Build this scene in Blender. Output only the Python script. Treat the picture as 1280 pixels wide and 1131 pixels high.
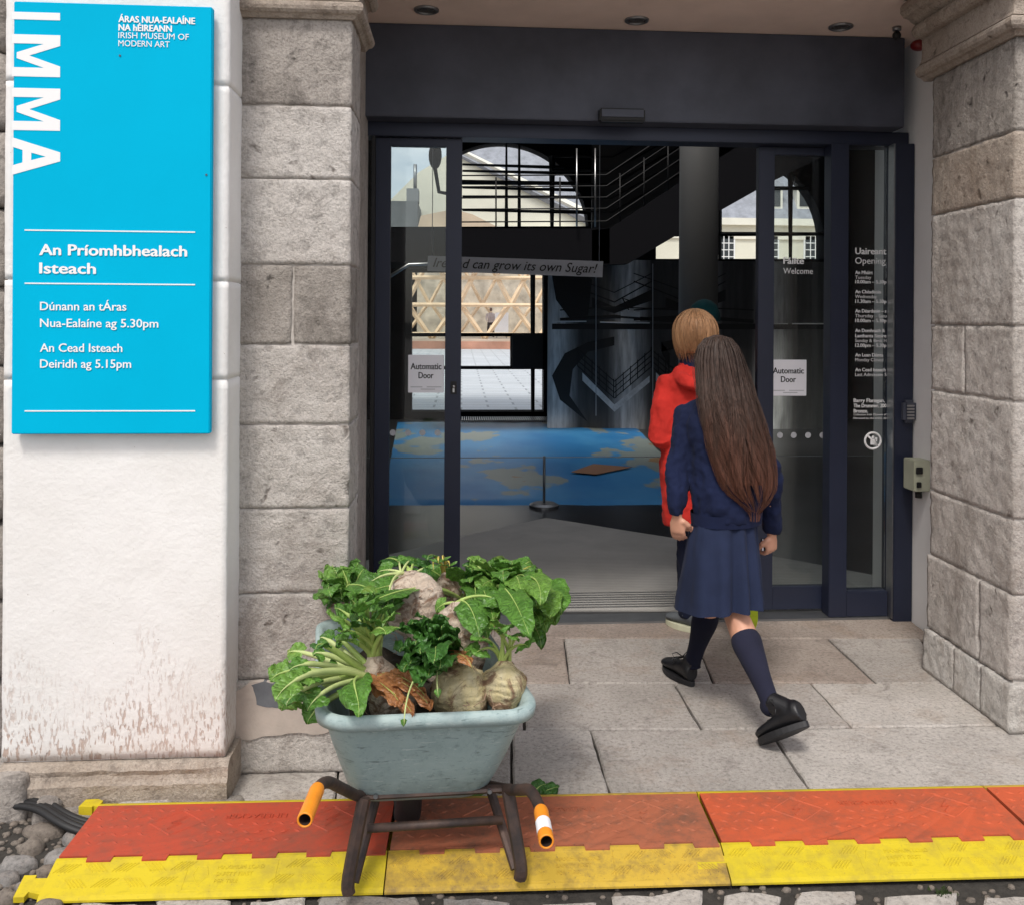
import bpy, bmesh, math, random
from mathutils import Vector, Matrix, noise
from mathutils.geometry import tessellate_polygon
V = Vector
rnd = random.Random(7)
for o in list(bpy.data.objects): bpy.data.objects.remove(o)
SC = bpy.context.scene
COL = SC.collection

# ---------------------------------------------------------------- camera
F, HZ, YAW, ROLL, CH = 1150.0, 398.0, math.radians(4.0), math.radians(0.35), 1.65
SHX, SHY = -0.0136, -(565.5-HZ)/1280.0
fw = V((math.sin(YAW), math.cos(YAW), 0)); rt = V((math.cos(YAW), -math.sin(YAW), 0)); up = V((0, 0, 1))
cR = rt*math.cos(ROLL) + up*math.sin(ROLL); cU = up*math.cos(ROLL) - rt*math.sin(ROLL)
cam = bpy.data.cameras.new('camera'); co = bpy.data.objects.new('camera', cam); COL.objects.link(co)
mm = Matrix((cR, cU, -fw)).transposed().to_4x4(); mm.translation = V((0, 0, CH)); co.matrix_world = mm
cam.sensor_width = 36; cam.lens = F/1280*36; cam.shift_x = SHX; cam.shift_y = SHY
cam.clip_start = 0.05; cam.clip_end = 1500
SC.camera = co
def ray(px, py):
    return fw + cR*((px-640+SHX*1280)/F) + cU*(-(py-565.5-SHY*1280)/F)
def at(px, py, Y):
    r = ray(px, py); return V((0, 0, CH)) + r*(Y/r.y)
def gz(px, py, z=0.0):
    r = ray(px, py); return V((0, 0, CH)) + r*((z-CH)/r.z)
def atX(px, py, X):
    r = ray(px, py); return V((0, 0, CH)) + r*(X/r.x)

# ---------------------------------------------------------------- light
SUN_EL, SUN_AZ = math.radians(57), math.radians(200)   # sun stands behind and above the viewer, veiled by cloud
w = bpy.data.worlds.new("World"); SC.world = w; w.use_nodes = True
nt = w.node_tree; nt.nodes.clear()
sky = nt.nodes.new('ShaderNodeTexSky'); sky.sky_type = 'NISHITA'; sky.sun_disc = False
sky.sun_elevation = SUN_EL; sky.sun_rotation = SUN_AZ; sky.dust_density = 3.5; sky.air_density = 0.9; sky.ozone_density = 1.0
# pale broken cloud mixed over the clear sky, the same all round
tc = nt.nodes.new('ShaderNodeTexCoord'); mp = nt.nodes.new('ShaderNodeMapping'); mp.inputs['Scale'].default_value = (1, 1, 2.6)
cn = nt.nodes.new('ShaderNodeTexNoise'); cn.inputs['Scale'].default_value = 2.2; cn.inputs['Detail'].default_value = 8; cn.inputs['Roughness'].default_value = .55
cr = nt.nodes.new('ShaderNodeValToRGB'); cr.color_ramp.elements[0].position = .36; cr.color_ramp.elements[1].position = .62
mx = nt.nodes.new('ShaderNodeMix'); mx.data_type = 'RGBA'; mx.inputs[7].default_value = (7.5, 7.4, 7.4, 1)
bg = nt.nodes.new('ShaderNodeBackground'); bg.inputs[1].default_value = 0.115
wo = nt.nodes.new('ShaderNodeOutputWorld')
nt.links.new(tc.outputs['Generated'], mp.inputs['Vector']); nt.links.new(mp.outputs[0], cn.inputs['Vector'])
nt.links.new(cn.outputs['Fac'], cr.inputs[0]); nt.links.new(cr.outputs[0], mx.inputs[0])
nt.links.new(sky.outputs[0], mx.inputs[6]); nt.links.new(mx.outputs[2], bg.inputs[0]); nt.links.new(bg.outputs[0], wo.inputs[0])
sl = bpy.data.lights.new('sun', 'SUN'); sl.energy = 1.5; sl.angle = math.radians(14); sl.color = (1, .96, .9)
so = bpy.data.objects.new('sun', sl); COL.objects.link(so)
sd = V((math.sin(SUN_AZ)*math.cos(SUN_EL), math.cos(SUN_AZ)*math.cos(SUN_EL), math.sin(SUN_EL)))
so.rotation_euler = sd.to_track_quat('Z', 'Y').to_euler(); so.location = sd*30
vs = SC.view_settings; vs.view_transform = 'Standard'; vs.look = 'None'; vs.gamma = 1; vs.exposure = 0.63; vs.use_curve_mapping = False
SC.render.engine = 'CYCLES'
SC.cycles.max_bounces = 8; SC.cycles.transparent_max_bounces = 16

# ---------------------------------------------------------------- materials
def S(r, g, b):      # sRGB 0-255 -> linear
    f = lambda c: (c/255/12.92) if c/255 <= .04045 else ((c/255+.055)/1.055)**2.4
    return (f(r), f(g), f(b), 1)
class MT:
    def __init__(s, name, rough=.6, metal=0, coords='Object'):
        s.m = bpy.data.materials.new(name); s.m.use_nodes = True; s.t = s.m.node_tree; s.n = s.t.nodes
        s.b = s.n['Principled BSDF']; s.b.inputs['Roughness'].default_value = rough; s.b.inputs['Metallic'].default_value = metal
        s.tc = s.n.new('ShaderNodeTexCoord'); s.geo = s.n.new('ShaderNodeNewGeometry')
        s.co = s.geo.outputs['Position'] if coords == 'World' else s.tc.outputs[coords]
    def L(s, a, b): s.t.links.new(a, b)
    def map(s, scale=(1, 1, 1), co=None):
        m = s.n.new('ShaderNodeMapping'); m.inputs['Scale'].default_value = scale; s.L(co or s.co, m.inputs[0]); return m.outputs[0]
    def noise(s, scale, detail=5, rough=.6, vec=None, dist=0):
        n = s.n.new('ShaderNodeTexNoise'); n.inputs['Scale'].default_value = scale; n.inputs['Detail'].default_value = detail
        n.inputs['Roughness'].default_value = rough; n.inputs['Distortion'].default_value = dist; s.L(vec or s.co, n.inputs['Vector']); return n.outputs['Fac']
    def voro(s, scale, feat='F1', vec=None):
        n = s.n.new('ShaderNodeTexVoronoi'); n.feature = feat; n.inputs['Scale'].default_value = scale; s.L(vec or s.co, n.inputs['Vector']); return n.outputs['Distance']
    def ramp(s, fac, stops):
        r = s.n.new('ShaderNodeValToRGB'); e = r.color_ramp.elements
        while len(e) < len(stops): e.new(.5)
        for k, (p, c) in enumerate(stops):
            e[k].position = p; e[k].color = c if hasattr(c, '__len__') else (c, c, c, 1)
        s.L(fac, r.inputs[0]); return r.outputs[0]
    def mix(s, fac, a, b, mode='MIX'):
        m = s.n.new('ShaderNodeMix'); m.data_type = 'RGBA'; m.blend_type = mode
        for sock, val in ((m.inputs[0], fac), (m.inputs[6], a), (m.inputs[7], b)):
            if isinstance(val, bpy.types.NodeSocket): s.L(val, sock)
            else: sock.default_value = val
        return m.outputs[2]
    def math(s, op, a, b=0, c=None):
        m = s.n.new('ShaderNodeMath'); m.operation = op
        for k, val in enumerate((a, b, c)):
            if val is None: continue
            if isinstance(val, bpy.types.NodeSocket): s.L(val, m.inputs[k])
            else: m.inputs[k].default_value = val
        return m.outputs[0]
    def z(s):
        x = s.n.new('ShaderNodeSeparateXYZ'); s.L(s.geo.outputs['Position'], x.inputs[0]); return x.outputs
    def col(s, c):
        if isinstance(c, bpy.types.NodeSocket): s.L(c, s.b.inputs['Base Color'])
        else: s.b.inputs['Base Color'].default_value = c
        return s
    def rough(s, c): s.L(c, s.b.inputs['Roughness']); return s
    def bump(s, h, strength=.3, dist=.01):
        b = s.n.new('ShaderNodeBump'); b.inputs['Strength'].default_value = strength; b.inputs['Distance'].default_value = dist
        s.L(h, b.inputs['Height']); s.L(b.outputs[0], s.b.inputs['Normal']); return s
def dk(c, k): return (c[0]*k, c[1]*k, c[2]*k, 1)
def simple(name, c, rough=.6, metal=0, var=.25, scale=6, bump=0, bscale=60, bdist=.004, coords='Object'):
    m = MT(name, rough, metal, coords)
    if var: m.col(m.mix(m.ramp(m.noise(scale), [(.3, 0.), (.7, 1.)]), dk(c, 1-var), dk(c, 1+var*.4)))
    else: m.col(c)
    if bump: m.bump(m.noise(bscale, 6), bump, bdist)
    return m.m
MATS = {}; M = MATS
def stone(name, a, b, dirt, pit=.5, stain=.6):
    m = MT(name, .92, 0, 'World')
    n1 = m.noise(1.9, 8, .65); n2 = m.noise(19, 9, .72); n3 = m.noise(110, 5, .65); n4 = m.noise(1.3, 7, .7, m.map((1.6, 1.6, .7)), .6); n5 = m.noise(5.5, 7, .72, None, .8)
    c = m.mix(m.ramp(n1, [(.38, 0.), (.62, 1.)]), a, b)
    c = m.mix(m.ramp(n4, [(.50, 0.), (.64, stain)]), c, dirt)
    c = m.mix(m.ramp(n5, [(.54, 0.), (.66, .55)]), c, dk(dirt, .8)); c = m.mix(m.ramp(n5, [(.28, .5), (.46, 0.)]), c, dk(b, 1.1))
    c = m.mix(m.ramp(n2, [(.36, .55), (.47, 0.)]), c, dk(a, .42)); c = m.mix(m.ramp(n3, [(.35, .5), (.5, 0.)]), c, dk(a, .5)); c = m.mix(m.ramp(n3, [(.58, 0.), (.7, .35)]), c, dk(b, 1.3))
    wrp = m.mix(.10, m.map((1, 1, .55)), m.n.new('ShaderNodeTexNoise').outputs['Color'])
    v = m.ramp(m.voro(15, 'F1', wrp), [(.03, 0.), (.22, 1.)]); spots = m.math('MAXIMUM', v, m.ramp(m.noise(8), [(.50, 1.), (.57, 0.)]))
    c = m.mix(spots, dk(dirt, .5), c)
    h = m.math('ADD', m.math('MULTIPLY', n2, 1.6), m.math('MULTIPLY', spots, pit)); h = m.math('ADD', h, m.math('MULTIPLY', n3, .35)); h = m.math('ADD', h, m.math('MULTIPLY', n5, 1.2))
    m.col(c).bump(h, .9, .016); return m.m
M['stone'] = stone('weathered limestone', (.52, .475, .435, 1), (.62, .58, .54, 1), (.29, .245, .21, 1))
M['stone_dark'] = stone('dark weathered limestone', (.34, .305, .27, 1), (.47, .425, .385, 1), (.13, .11, .095, 1), .8, .85)
M['stone_warm'] = stone('warm sandstone', (.42, .345, .285, 1), (.50, .43, .36, 1), (.28, .21, .15, 1))
M['mould'] = stone('pale carved stone', (.38, .31, .25, 1), (.44, .37, .31, 1), (.25, .19, .14, 1), .2, .3)
M['mortar'] = simple('lime mortar', (.52, .48, .44, 1), .95, 0, .4, 20, .6, 90)
M['dirt'] = simple('dark joint dirt', (.045, .04, .034, 1), 1, 0, .5, 30, .8, 80, .01)
def white_wall():
    m = MT('white painted masonry', .85, 0, 'World')
    z = m.z(); n = m.noise(1.6, 6); fine = m.noise(45, 6)
    base = m.mix(m.ramp(n, [(.3, 0.), (.7, 1.)]), (.70, .68, .65, 1), (.80, .785, .77, 1))
    comb = m.noise(1, 3, .5, m.map((120, 120, 34)))
    zone = m.math('ADD', m.ramp(z[2], [(.10, 1.), (.75, 0.)]), m.math('MULTIPLY', m.math('SUBTRACT', m.noise(2.6, 6, .65), .5), 2.0))
    k = m.math('MULTIPLY', m.ramp(comb, [(.52, 0.), (.62, 1.)]), m.ramp(zone, [(.40, 0.), (.95, .85)]))
    c = m.mix(k, base, (.40, .27, .21, 1))
    spot = m.ramp(m.noise(60, 2), [(.74, 0.), (.78, .7)]); c = m.mix(spot, c, (.3, .26, .22, 1))
    c = m.mix(m.ramp(m.math('ADD', z[2], m.math('MULTIPLY', m.noise(14, 4), .12)), [(.17, .75), (.26, 0.)]), c, (.48, .40, .34, 1))
    h = m.math('SUBTRACT', m.math('MULTIPLY', fine, .5), m.math('MULTIPLY', k, .6)); h = m.math('ADD', h, m.math('MULTIPLY', m.noise(8, 5), .6))
    m.col(c).bump(h, .42, .012); return m.m
M['white'] = white_wall()
M['jamb'] = simple('pale grey painted plaster', (.85, .84, .83, 1), .8, 0, .1, 2, .15, 40)
M['plaster'] = simple('peeling plaster remnant', (.47, .41, .36, 1), .9, 0, .2, 9, .6, 40)
M['soffit'] = simple('cream painted soffit', (.80, .64, .56, 1), .8, 0, .12, 3, .1, 30)
M['stone_pale'] = stone('pale efflorescent stone', (.55, .52, .48, 1), (.68, .65, .61, 1), (.30, .24, .19, 1), .6, .7)
def paving(name, a, b):
    m = MT(name, .85, 0, 'World'); n1 = m.noise(1.6, 8, .7, None, .5); n2 = m.noise(60, 8, .78); n3 = m.noise(6, 8, .75, None, .7); n4 = m.noise(2.6, 8, .72)
    c = m.mix(m.ramp(n1, [(.38, 0.), (.6, 1.)]), a, b); c = m.mix(m.ramp(n4, [(.52, 0.), (.66, .5)]), c, (.30, .22, .16, 1))
    c = m.mix(m.ramp(n2, [(.38, .65), (.5, 0.)]), c, dk(a, .42)); c = m.mix(m.ramp(n2, [(.56, 0.), (.7, .55)]), c, dk(b, 1.5))
    c = m.mix(m.ramp(n3, [(.54, 0.), (.70, .6)]), c, (.13, .105, .09, 1)); c = m.mix(m.ramp(m.noise(23, 3), [(.70, 0.), (.76, .6)]), c, (.06, .05, .045, 1))
    m.col(c).bump(m.math('ADD', n2, m.math('MULTIPLY', n3, 1.5)), .75, .012); return m.m
M['pave'] = paving('grey granite paving', (.35, .32, .29, 1), (.46, .42, .385, 1))
M['pave2'] = paving('pale granite paving', (.42, .385, .35, 1), (.54, .50, .46, 1))
M['pave_brown'] = paving('brown worn granite', (.29, .235, .20, 1), (.40, .34, .295, 1))
M['cobble'] = paving('river cobble', (.20, .19, .185, 1), (.34, .32, .30, 1))
M['cobble2'] = paving('brown cobble', (.17, .14, .115, 1), (.25, .215, .18, 1))
M['frame'] = simple('navy powder coated aluminium', (.018, .023, .046, 1), .42, .2, .12, 3, .03, 200)
M['frame2'] = simple('slate grey powder coated panel', (.075, .083, .112, 1), .5, .2, .35, 3, .05, 60)
M['black'] = simple('black', (.006, .006, .007, 1), .55, 0, 0)
M['matt'] = simple('matt black steel', (.010, .010, .012, 1), .9, 0, 0); M['matt'].node_tree.nodes['Principled BSDF'].inputs['Specular IOR Level'].default_value = .05
M['rubber'] = simple('black rubber', (.012, .012, .013, 1), .6, 0, .3, 20)
M['dark_wall'] = simple('dark grey interior wall', (.026, .026, .028, 1), .7, 0, .15, 1)
M['column'] = simple('dark grey column', (.13, .13, .125, 1), .6, 0, .1, 1)
M['alu'] = simple('brushed aluminium', (.5, .5, .5, 1), .35, 1, .15, 20)
M['steel'] = simple('dull steel', (.30, .31, .32, 1), .4, .9, .15, 9)
M['text_white'] = simple('white vinyl lettering', (.8, .8, .8, 1), .6, 0, 0)
M['text_dim'] = simple('pale grey vinyl', (.42, .43, .45, 1), .6, 0, 0)
M['text_black'] = simple('black print', (.01, .01, .01, 1), .6, 0, 0)
M['paper'] = simple('white laminated paper', (.86, .86, .90, 1), .35, 0, .04, 3)
M['cyan'] = simple('cyan enamel', (.0, .42, .66, 1), .7, 0, .05, 2); M['cyan'].node_tree.nodes['Principled BSDF'].inputs['Specular IOR Level'].default_value = .04
M['cyan_edge'] = simple('cyan enamel edge', (.0, .26, .45, 1), .4, 0, 0)
def glass(name, tint, k=1.0, haze=0.0):
    m = bpy.data.materials.new(name); m.use_nodes = True; t = m.node_tree; n = t.nodes; n.clear()
    o = n.new('ShaderNodeOutputMaterial'); tr = n.new('ShaderNodeBsdfTransparent'); tr.inputs[0].default_value = tint
    gl = n.new('ShaderNodeBsdfGlossy'); gl.inputs['Roughness'].default_value = .02; gl.inputs[0].default_value = (1, 1, 1, 1)
    fr = n.new('ShaderNodeFresnel'); fr.inputs[0].default_value = 1.45
    ml = n.new('ShaderNodeMath'); ml.operation = 'MULTIPLY'; ml.inputs[1].default_value = k
    mx = n.new('ShaderNodeMixShader'); t.links.new(fr.outputs[0], ml.inputs[0]); t.links.new(ml.outputs[0], mx.inputs[0])
    t.links.new(tr.outputs[0], mx.inputs[1]); t.links.new(gl.outputs[0], mx.inputs[2]); last = mx.outputs[0]
    if haze:
        df = n.new('ShaderNodeBsdfDiffuse'); df.inputs[0].default_value = (.4, .42, .42, 1); m2 = n.new('ShaderNodeMixShader')
        m2.inputs[0].default_value = haze; t.links.new(last, m2.inputs[1]); t.links.new(df.outputs[0], m2.inputs[2]); last = m2.outputs[0]
    t.links.new(last, o.inputs[0]); return m
M['glass'] = glass('door glass', (.88, .91, .90, 1), .7, .008)
M['glass2'] = glass('window glass', (.93, .95, .95, 1), .5)

# ---------------------------------------------------------------- mesh builder
class MB:
    def __init__(s): s.v = []; s.f = []; s.mi = []; s.sm = []
    def add(s, vs, fs, mi=0, smooth=False):
        o = len(s.v); s.v += [V(p) for p in vs]
        for f in fs: s.f.append([i+o for i in f]); s.mi.append(mi); s.sm.append(smooth)
        return s
    def hexa(s, p, mi=0):      # 8 points: bottom 4 ccw, top 4 ccw
        return s.add(p, [(3, 2, 1, 0), (4, 5, 6, 7), (0, 1, 5, 4), (1, 2, 6, 5), (2, 3, 7, 6), (3, 0, 4, 7)], mi)
    def box(s, a, b, mi=0):
        x0, y0, z0 = [min(a[i], b[i]) for i in range(3)]; x1, y1, z1 = [max(a[i], b[i]) for i in range(3)]
        return s.hexa([(x0, y0, z0), (x1, y0, z0), (x1, y1, z0), (x0, y1, z0), (x0, y0, z1), (x1, y0, z1), (x1, y1, z1), (x0, y1, z1)], mi)
    def bbox(s, a, b, r=.004, mi=0):   # box with chamfered edges
        x0, y0, z0 = [min(a[i], b[i]) for i in range(3)]; x1, y1, z1 = [max(a[i], b[i]) for i in range(3)]
        bm = bmesh.new(); bmesh.ops.create_cube(bm, size=1)
        for v in bm.verts: v.co = V(((x0+x1)/2+v.co.x*(x1-x0), (y0+y1)/2+v.co.y*(y1-y0), (z0+z1)/2+v.co.z*(z1-z0)))
        bmesh.ops.bevel(bm, geom=bm.edges[:], offset=min(r, .45*min(x1-x0, y1-y0, z1-z0)), segments=2, affect='EDGES')
        s.frombm(bm, mi); return s
    def frombm(s, bm, mi=0, smooth=False):
        bm.verts.ensure_lookup_table(); bm.verts.index_update()
        s.add([v.co.copy() for v in bm.verts], [[v.index for v in f.verts] for f in bm.faces], mi, smooth); bm.free()
    def prism(s, poly, off, mi=0, both=True):   # planar polygon extruded by vector off
        n = len(poly); p = [V(q) for q in poly]; q = [a+V(off) for a in p]
        tri = tessellate_polygon([p])
        s.add(p+q, [tuple(t) for t in tri]+[tuple(i+n for i in reversed(t)) for t in tri]+[(i, (i+1) % n, (i+1) % n+n, i+n) for i in range(n)], mi); return s
    def holed(s, loops, off, mi=0):
        p = [[V(q) for q in l] for l in loops]; fl = [q for l in p for q in l]; n = len(fl); tri = tessellate_polygon(p); o2 = [q+V(off) for q in fl]
        fs = [tuple(t) for t in tri]+[tuple(i+n for i in reversed(t)) for t in tri]; k = 0
        for l in p:
            m = len(l); fs += [(k+i, k+(i+1) % m, k+(i+1) % m+n, k+i+n) for i in range(m)]; k += m
        s.add(fl+o2, fs, mi); return s
    def tube(s, pts, rad, seg=8, mi=0, side=None, cap=True, smooth=True, closed=False):
        pts = [V(p) for p in pts]; n = len(pts)
        if not hasattr(rad, '__len__'): rad = [rad]*n
        rad = [(r, r) if not hasattr(r, '__len__') else r for r in rad]
        a = None; rings = []
        for i, p in enumerate(pts):
            if closed: t = (pts[(i+1) % n]-pts[i-1]).normalized()
            else: t = (pts[min(i+1, n-1)]-pts[max(i-1, 0)]).normalized()
            if side is not None: ax = V(side)
            elif a is None: ax = V((0, 0, 1)) if abs(t.z) < .8 else V((1, 0, 0))
            else: ax = a
            ax = (ax-t*ax.dot(t)).normalized(); a = ax; bx = t.cross(ax)
            rings.append([p+ax*(rad[i][0]*math.cos(2*math.pi*k/seg))+bx*(rad[i][1]*math.sin(2*math.pi*k/seg)) for k in range(seg)])
        vs = [q for r in rings for q in r]; fs = []
        m = n if closed else n-1
        for i in range(m):
            j = (i+1) % n
            for k in range(seg): fs.append((i*seg+k, i*seg+(k+1) % seg, j*seg+(k+1) % seg, j*seg+k))
        if cap and not closed:
            fs.append(tuple(range(seg))[::-1]); fs.append(tuple((n-1)*seg+k for k in range(seg)))
        s.add(vs, fs, mi, smooth); return s
    def loft(s, rings, mi=0, cap=True, smooth=True, close=True):
        n = len(rings); m = len(rings[0]); vs = [q for r in rings for q in r]; fs = []
        for i in range(n-1):
            for k in range(m if close else m-1): fs.append((i*m+k, i*m+(k+1) % m, (i+1)*m+(k+1) % m, (i+1)*m+k))
        if cap and close: fs.append(tuple(range(m))[::-1]); fs.append(tuple((n-1)*m+k for k in range(m)))
        s.add(vs, fs, mi, smooth); return s
    def ball(s, c, r, seg=16, rings=10, mi=0, mat=None):
        rr = r if hasattr(r, '__len__') else (r, r, r); vs = []; fs = []
        for i in range(rings+1):
            th = math.pi*i/rings
            for k in range(seg):
                ph = 2*math.pi*k/seg; p = V((rr[0]*math.sin(th)*math.cos(ph), rr[1]*math.sin(th)*math.sin(ph), rr[2]*math.cos(th)))
                if mat: p = mat @ p
                vs.append(V(c)+p)
        for i in range(rings):
            for k in range(seg): fs.append((i*seg+k, (i+1)*seg+k, (i+1)*seg+(k+1) % seg, i*seg+(k+1) % seg))
        s.add(vs, fs, mi, True); return s
    def disc(s, c, r, nrm, seg=20, th=.002, mi=0):
        n = V(nrm).normalized(); a = n.orthogonal().normalized(); b = n.cross(a)
        s.prism([V(c)+a*(r*math.cos(2*math.pi*k/seg))+b*(r*math.sin(2*math.pi*k/seg)) for k in range(seg)], n*th, mi); return s
    def mesh(s, name='m'):
        me = bpy.data.meshes.new(name); me.from_pydata([tuple(v) for v in s.v], [], s.f)
        for i, p in enumerate(me.polygons): p.material_index = s.mi[i]; p.use_smooth = s.sm[i]
        me.update(); return me
def wloc(o):
    p = V(o.location)
    while o.parent: o = o.parent; p = p+V(o.location)
    return p
def link(name, me, mats, parent=None, recal=True):
    if isinstance(me, MB): me = me.mesh(name)
    me.name = name
    if not isinstance(mats, (list, tuple)): mats = [mats]
    for m in mats: me.materials.append(MATS[m] if isinstance(m, str) else m)
    if len(me.vertices):
        xs = [v.co for v in me.vertices]
        c = V([(min(p[i] for p in xs)+max(p[i] for p in xs))/2 for i in range(3)]); me.transform(Matrix.Translation(-c))
    else: c = V((0, 0, 0))
    if recal:
        bm = bmesh.new(); bm.from_mesh(me); bmesh.ops.remove_doubles(bm, verts=bm.verts[:], dist=1e-6); bmesh.ops.recalc_face_normals(bm, faces=bm.faces[:]); bm.to_mesh(me); bm.free()
    o = bpy.data.objects.new(name, me); COL.objects.link(o)
    if parent: o.parent = parent; o.location = c-wloc(parent)
    else: o.location = c
    return o
def tag(o, label=None, cat=None, group=None, kind=None):
    if label: o['label'] = label
    if cat: o['category'] = cat
    if group: o['group'] = group
    if kind: o['kind'] = kind
    return o
def thing(name, loc, label, cat, group=None):
    o = bpy.data.objects.new(name, None); o.empty_display_size = .1; o.location = V(loc); COL.objects.link(o); return tag(o, label, cat, group)
def remesh(mb, voxel=.008, smooth=4, disp=None):
    me = mb.mesh('tmp'); o = bpy.data.objects.new('tmp', me); COL.objects.link(o)
    r = o.modifiers.new('r', 'REMESH'); r.mode = 'VOXEL'; r.voxel_size = voxel; r.use_smooth_shade = True
    if smooth:
        s = o.modifiers.new('s', 'SMOOTH'); s.iterations = smooth; s.factor = .5
    dg = bpy.context.evaluated_depsgraph_get(); out = bpy.data.meshes.new_from_object(o.evaluated_get(dg), depsgraph=dg)
    bpy.data.objects.remove(o); bpy.data.meshes.remove(me)
    if disp:
        for v, n in zip(out.vertices, [v.normal.copy() for v in out.vertices]): v.co = v.co+n*disp(v.co)
    for p in out.polygons: p.use_smooth = True
    return out
def textmesh(txt, size=1, bold=0, shear=0, ext=0.0, align='LEFT', width=None):
    cu = bpy.data.curves.new('t', 'FONT'); cu.body = txt; cu.size = size; cu.offset = bold*size; cu.shear = shear; cu.extrude = ext; cu.align_x = align
    cu.resolution_u = 3
    o = bpy.data.objects.new('t', cu); COL.objects.link(o); dg = bpy.context.evaluated_depsgraph_get()
    me = bpy.data.meshes.new_from_object(o.evaluated_get(dg), depsgraph=dg); bpy.data.objects.remove(o); bpy.data.curves.remove(cu)
    if width and len(me.vertices):
        xs = [v.co.x for v in me.vertices]; k = width/(max(xs)-min(xs)); x0 = min(xs) if align == 'LEFT' else 0
        for v in me.vertices: v.co.x = (v.co.x-x0)*k
    return me
def basis(o, x, y):   # matrix with local x,y axes
    x = V(x).normalized(); y = V(y).normalized(); z = x.cross(y); m = Matrix((x, y, z)).transposed().to_4x4(); m.translation = V(o); return m
def walltext(name, lines, mat, parent, Y, bold=0, shear=0, off=.0, th=.0008, slope=True):
    """lines: (text, px_left, py_baseline, px_right, cap height px); set flat on the wall plane y=Y, one part per line"""
    for (t, pl, pb, pr, hp) in lines:
        a = at(pl, pb, Y-off); b = at(pr, pb, Y-off); s = (b-a).length; hh = (at(pl, pb-hp, Y-off)-a).length
        me = textmesh(t, hh/.70, 0, shear, th/2, width=s-bold*hh*2); M4 = basis(a, (1, 0, 0), (0, 0, 1)); mb = MB(); k = bold*hh
        for n_, (dx, dy) in enumerate(((0, 0), (1, 0), (.5, .5), (.5, -.5), (2, 0)) if bold > 0 else ((0, 0),)):
            mb.add([M4 @ V((v.co.x+dx*k, v.co.y+dy*k, v.co.z+.00006*n_)) for v in me.vertices], [list(p.vertices) for p in me.polygons])
        bpy.data.meshes.remove(me); link(name, mb, mat, parent, recal=False)
def fbm(p, s, o=4, seed=0):
    return noise.fractal(V(p)*s+V((seed*13.1, seed*7.7, seed*3.3)), .8, 2.0, o)
def rough_block(x0, x1, y0, y1, z0, z1, cell=.03, amp=.006, rad=.012, seed=0, mb=None, mi=0):
    """masonry block: gridded box with rounded, chipped edges and an uneven face"""
    mb = mb or MB(); n = [max(1, min(40, round((b-a)/cell))) for a, b in ((x0, x1), (y0, y1), (z0, z1))]
    ids = {}; vs = []; fs = []
    def vid(i, j, k):
        if (i, j, k) not in ids:
            p = V((x0+(x1-x0)*i/n[0], y0+(y1-y0)*j/n[1], z0+(z1-z0)*k/n[2]))
            r = rad*(1+.9*fbm(p, 6, 3, seed+1)); r = max(.002, r)
            q = V([min(max(p[a], lo+r), hi-r) if hi-lo > 2*r else (lo+hi)/2 for a, lo, hi in ((0, x0, x1), (1, y0, y1), (2, z0, z1))])
            d = p-q
            if d.length > 1e-6: p2 = q+d.normalized()*min(d.length, r); nn = d.normalized()
            else: p2 = p; nn = V((0, 0, 0))
            p2 = p2+nn*(amp*(.45*fbm(p, 5, 5, seed)+.6*fbm(p, 24, 4, seed))); ids[(i, j, k)] = len(vs); vs.append(p2)
        return ids[(i, j, k)]
    for a in range(3):
        b, c = (a+1) % 3, (a+2) % 3
        for e in (0, n[a]):
            for i in range(n[b]):
                for j in range(n[c]):
                    q = []
                    for di, dj in ((0, 0), (1, 0), (1, 1), (0, 1)):
                        t = [0, 0, 0]; t[a] = e; t[b] = i+di; t[c] = j+dj; q.append(vid(*t))
                    fs.append(q if e else q[::-1])
    mb.add(vs, fs, mi, True); return mb
# ================================================================ GROUND
def jpoly(pts, step=.045, amp=.004, seed=0):
    out = []
    for i, a in enumerate(pts):
        b = pts[(i+1) % len(pts)]; n = max(1, int((b-a).length/step)); d = (b-a).normalized(); nn = V((d.y, -d.x, 0))
        for k in range(n):
            p = a.lerp(b, k/n); out.append(p+nn*(amp*fbm(p, 9, 4, seed)))
    return out
def inset(pts, d):
    c = sum(pts, V((0, 0, 0)))/len(pts); out = []; n = len(pts)
    for i, p in enumerate(pts):
        a = (p-pts[i-1]).normalized(); b = (pts[(i+1) % n]-p).normalized(); na = V((-a.y, a.x, 0)); nb = V((-b.y, b.x, 0))
        m = (na+nb); m = m.normalized()/max(.5, m.length/2)
        out.append(p+m*d)
    return out
def area(pts): return sum(pts[i-1].x*p.y-p.x*pts[i-1].y for i, p in enumerate(pts))/2
def slab(corners, z, gap=.006, mat='pave', parent=None, seed=0, thick=.05, name='paving_slab', tilt=.002, amp=.004):
    if area(corners) < 0: corners = corners[::-1]
    c = inset(corners, gap); P = jpoly(c, seed=seed, amp=amp); Q = inset(P, .007)
    cc = sum(c, V((0, 0, 0)))/len(c); r = random.Random(seed); tx, ty = r.uniform(-tilt, tilt), r.uniform(-tilt, tilt)
    zz = lambda p, dz: V((p.x, p.y, z+dz+(p.x-cc.x)*tx+(p.y-cc.y)*ty))
    n = len(P); mb = MB(); mb.loft([[zz(p, -thick) for p in P], [zz(p, -.006) for p in P], [zz(p, 0) for p in Q]], cap=False, smooth=False)
    tri = tessellate_polygon([Q]); mb.add([zz(p, 0) for p in Q], [tuple(t) for t in tri])
    return link(name, mb, mat, parent)
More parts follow.
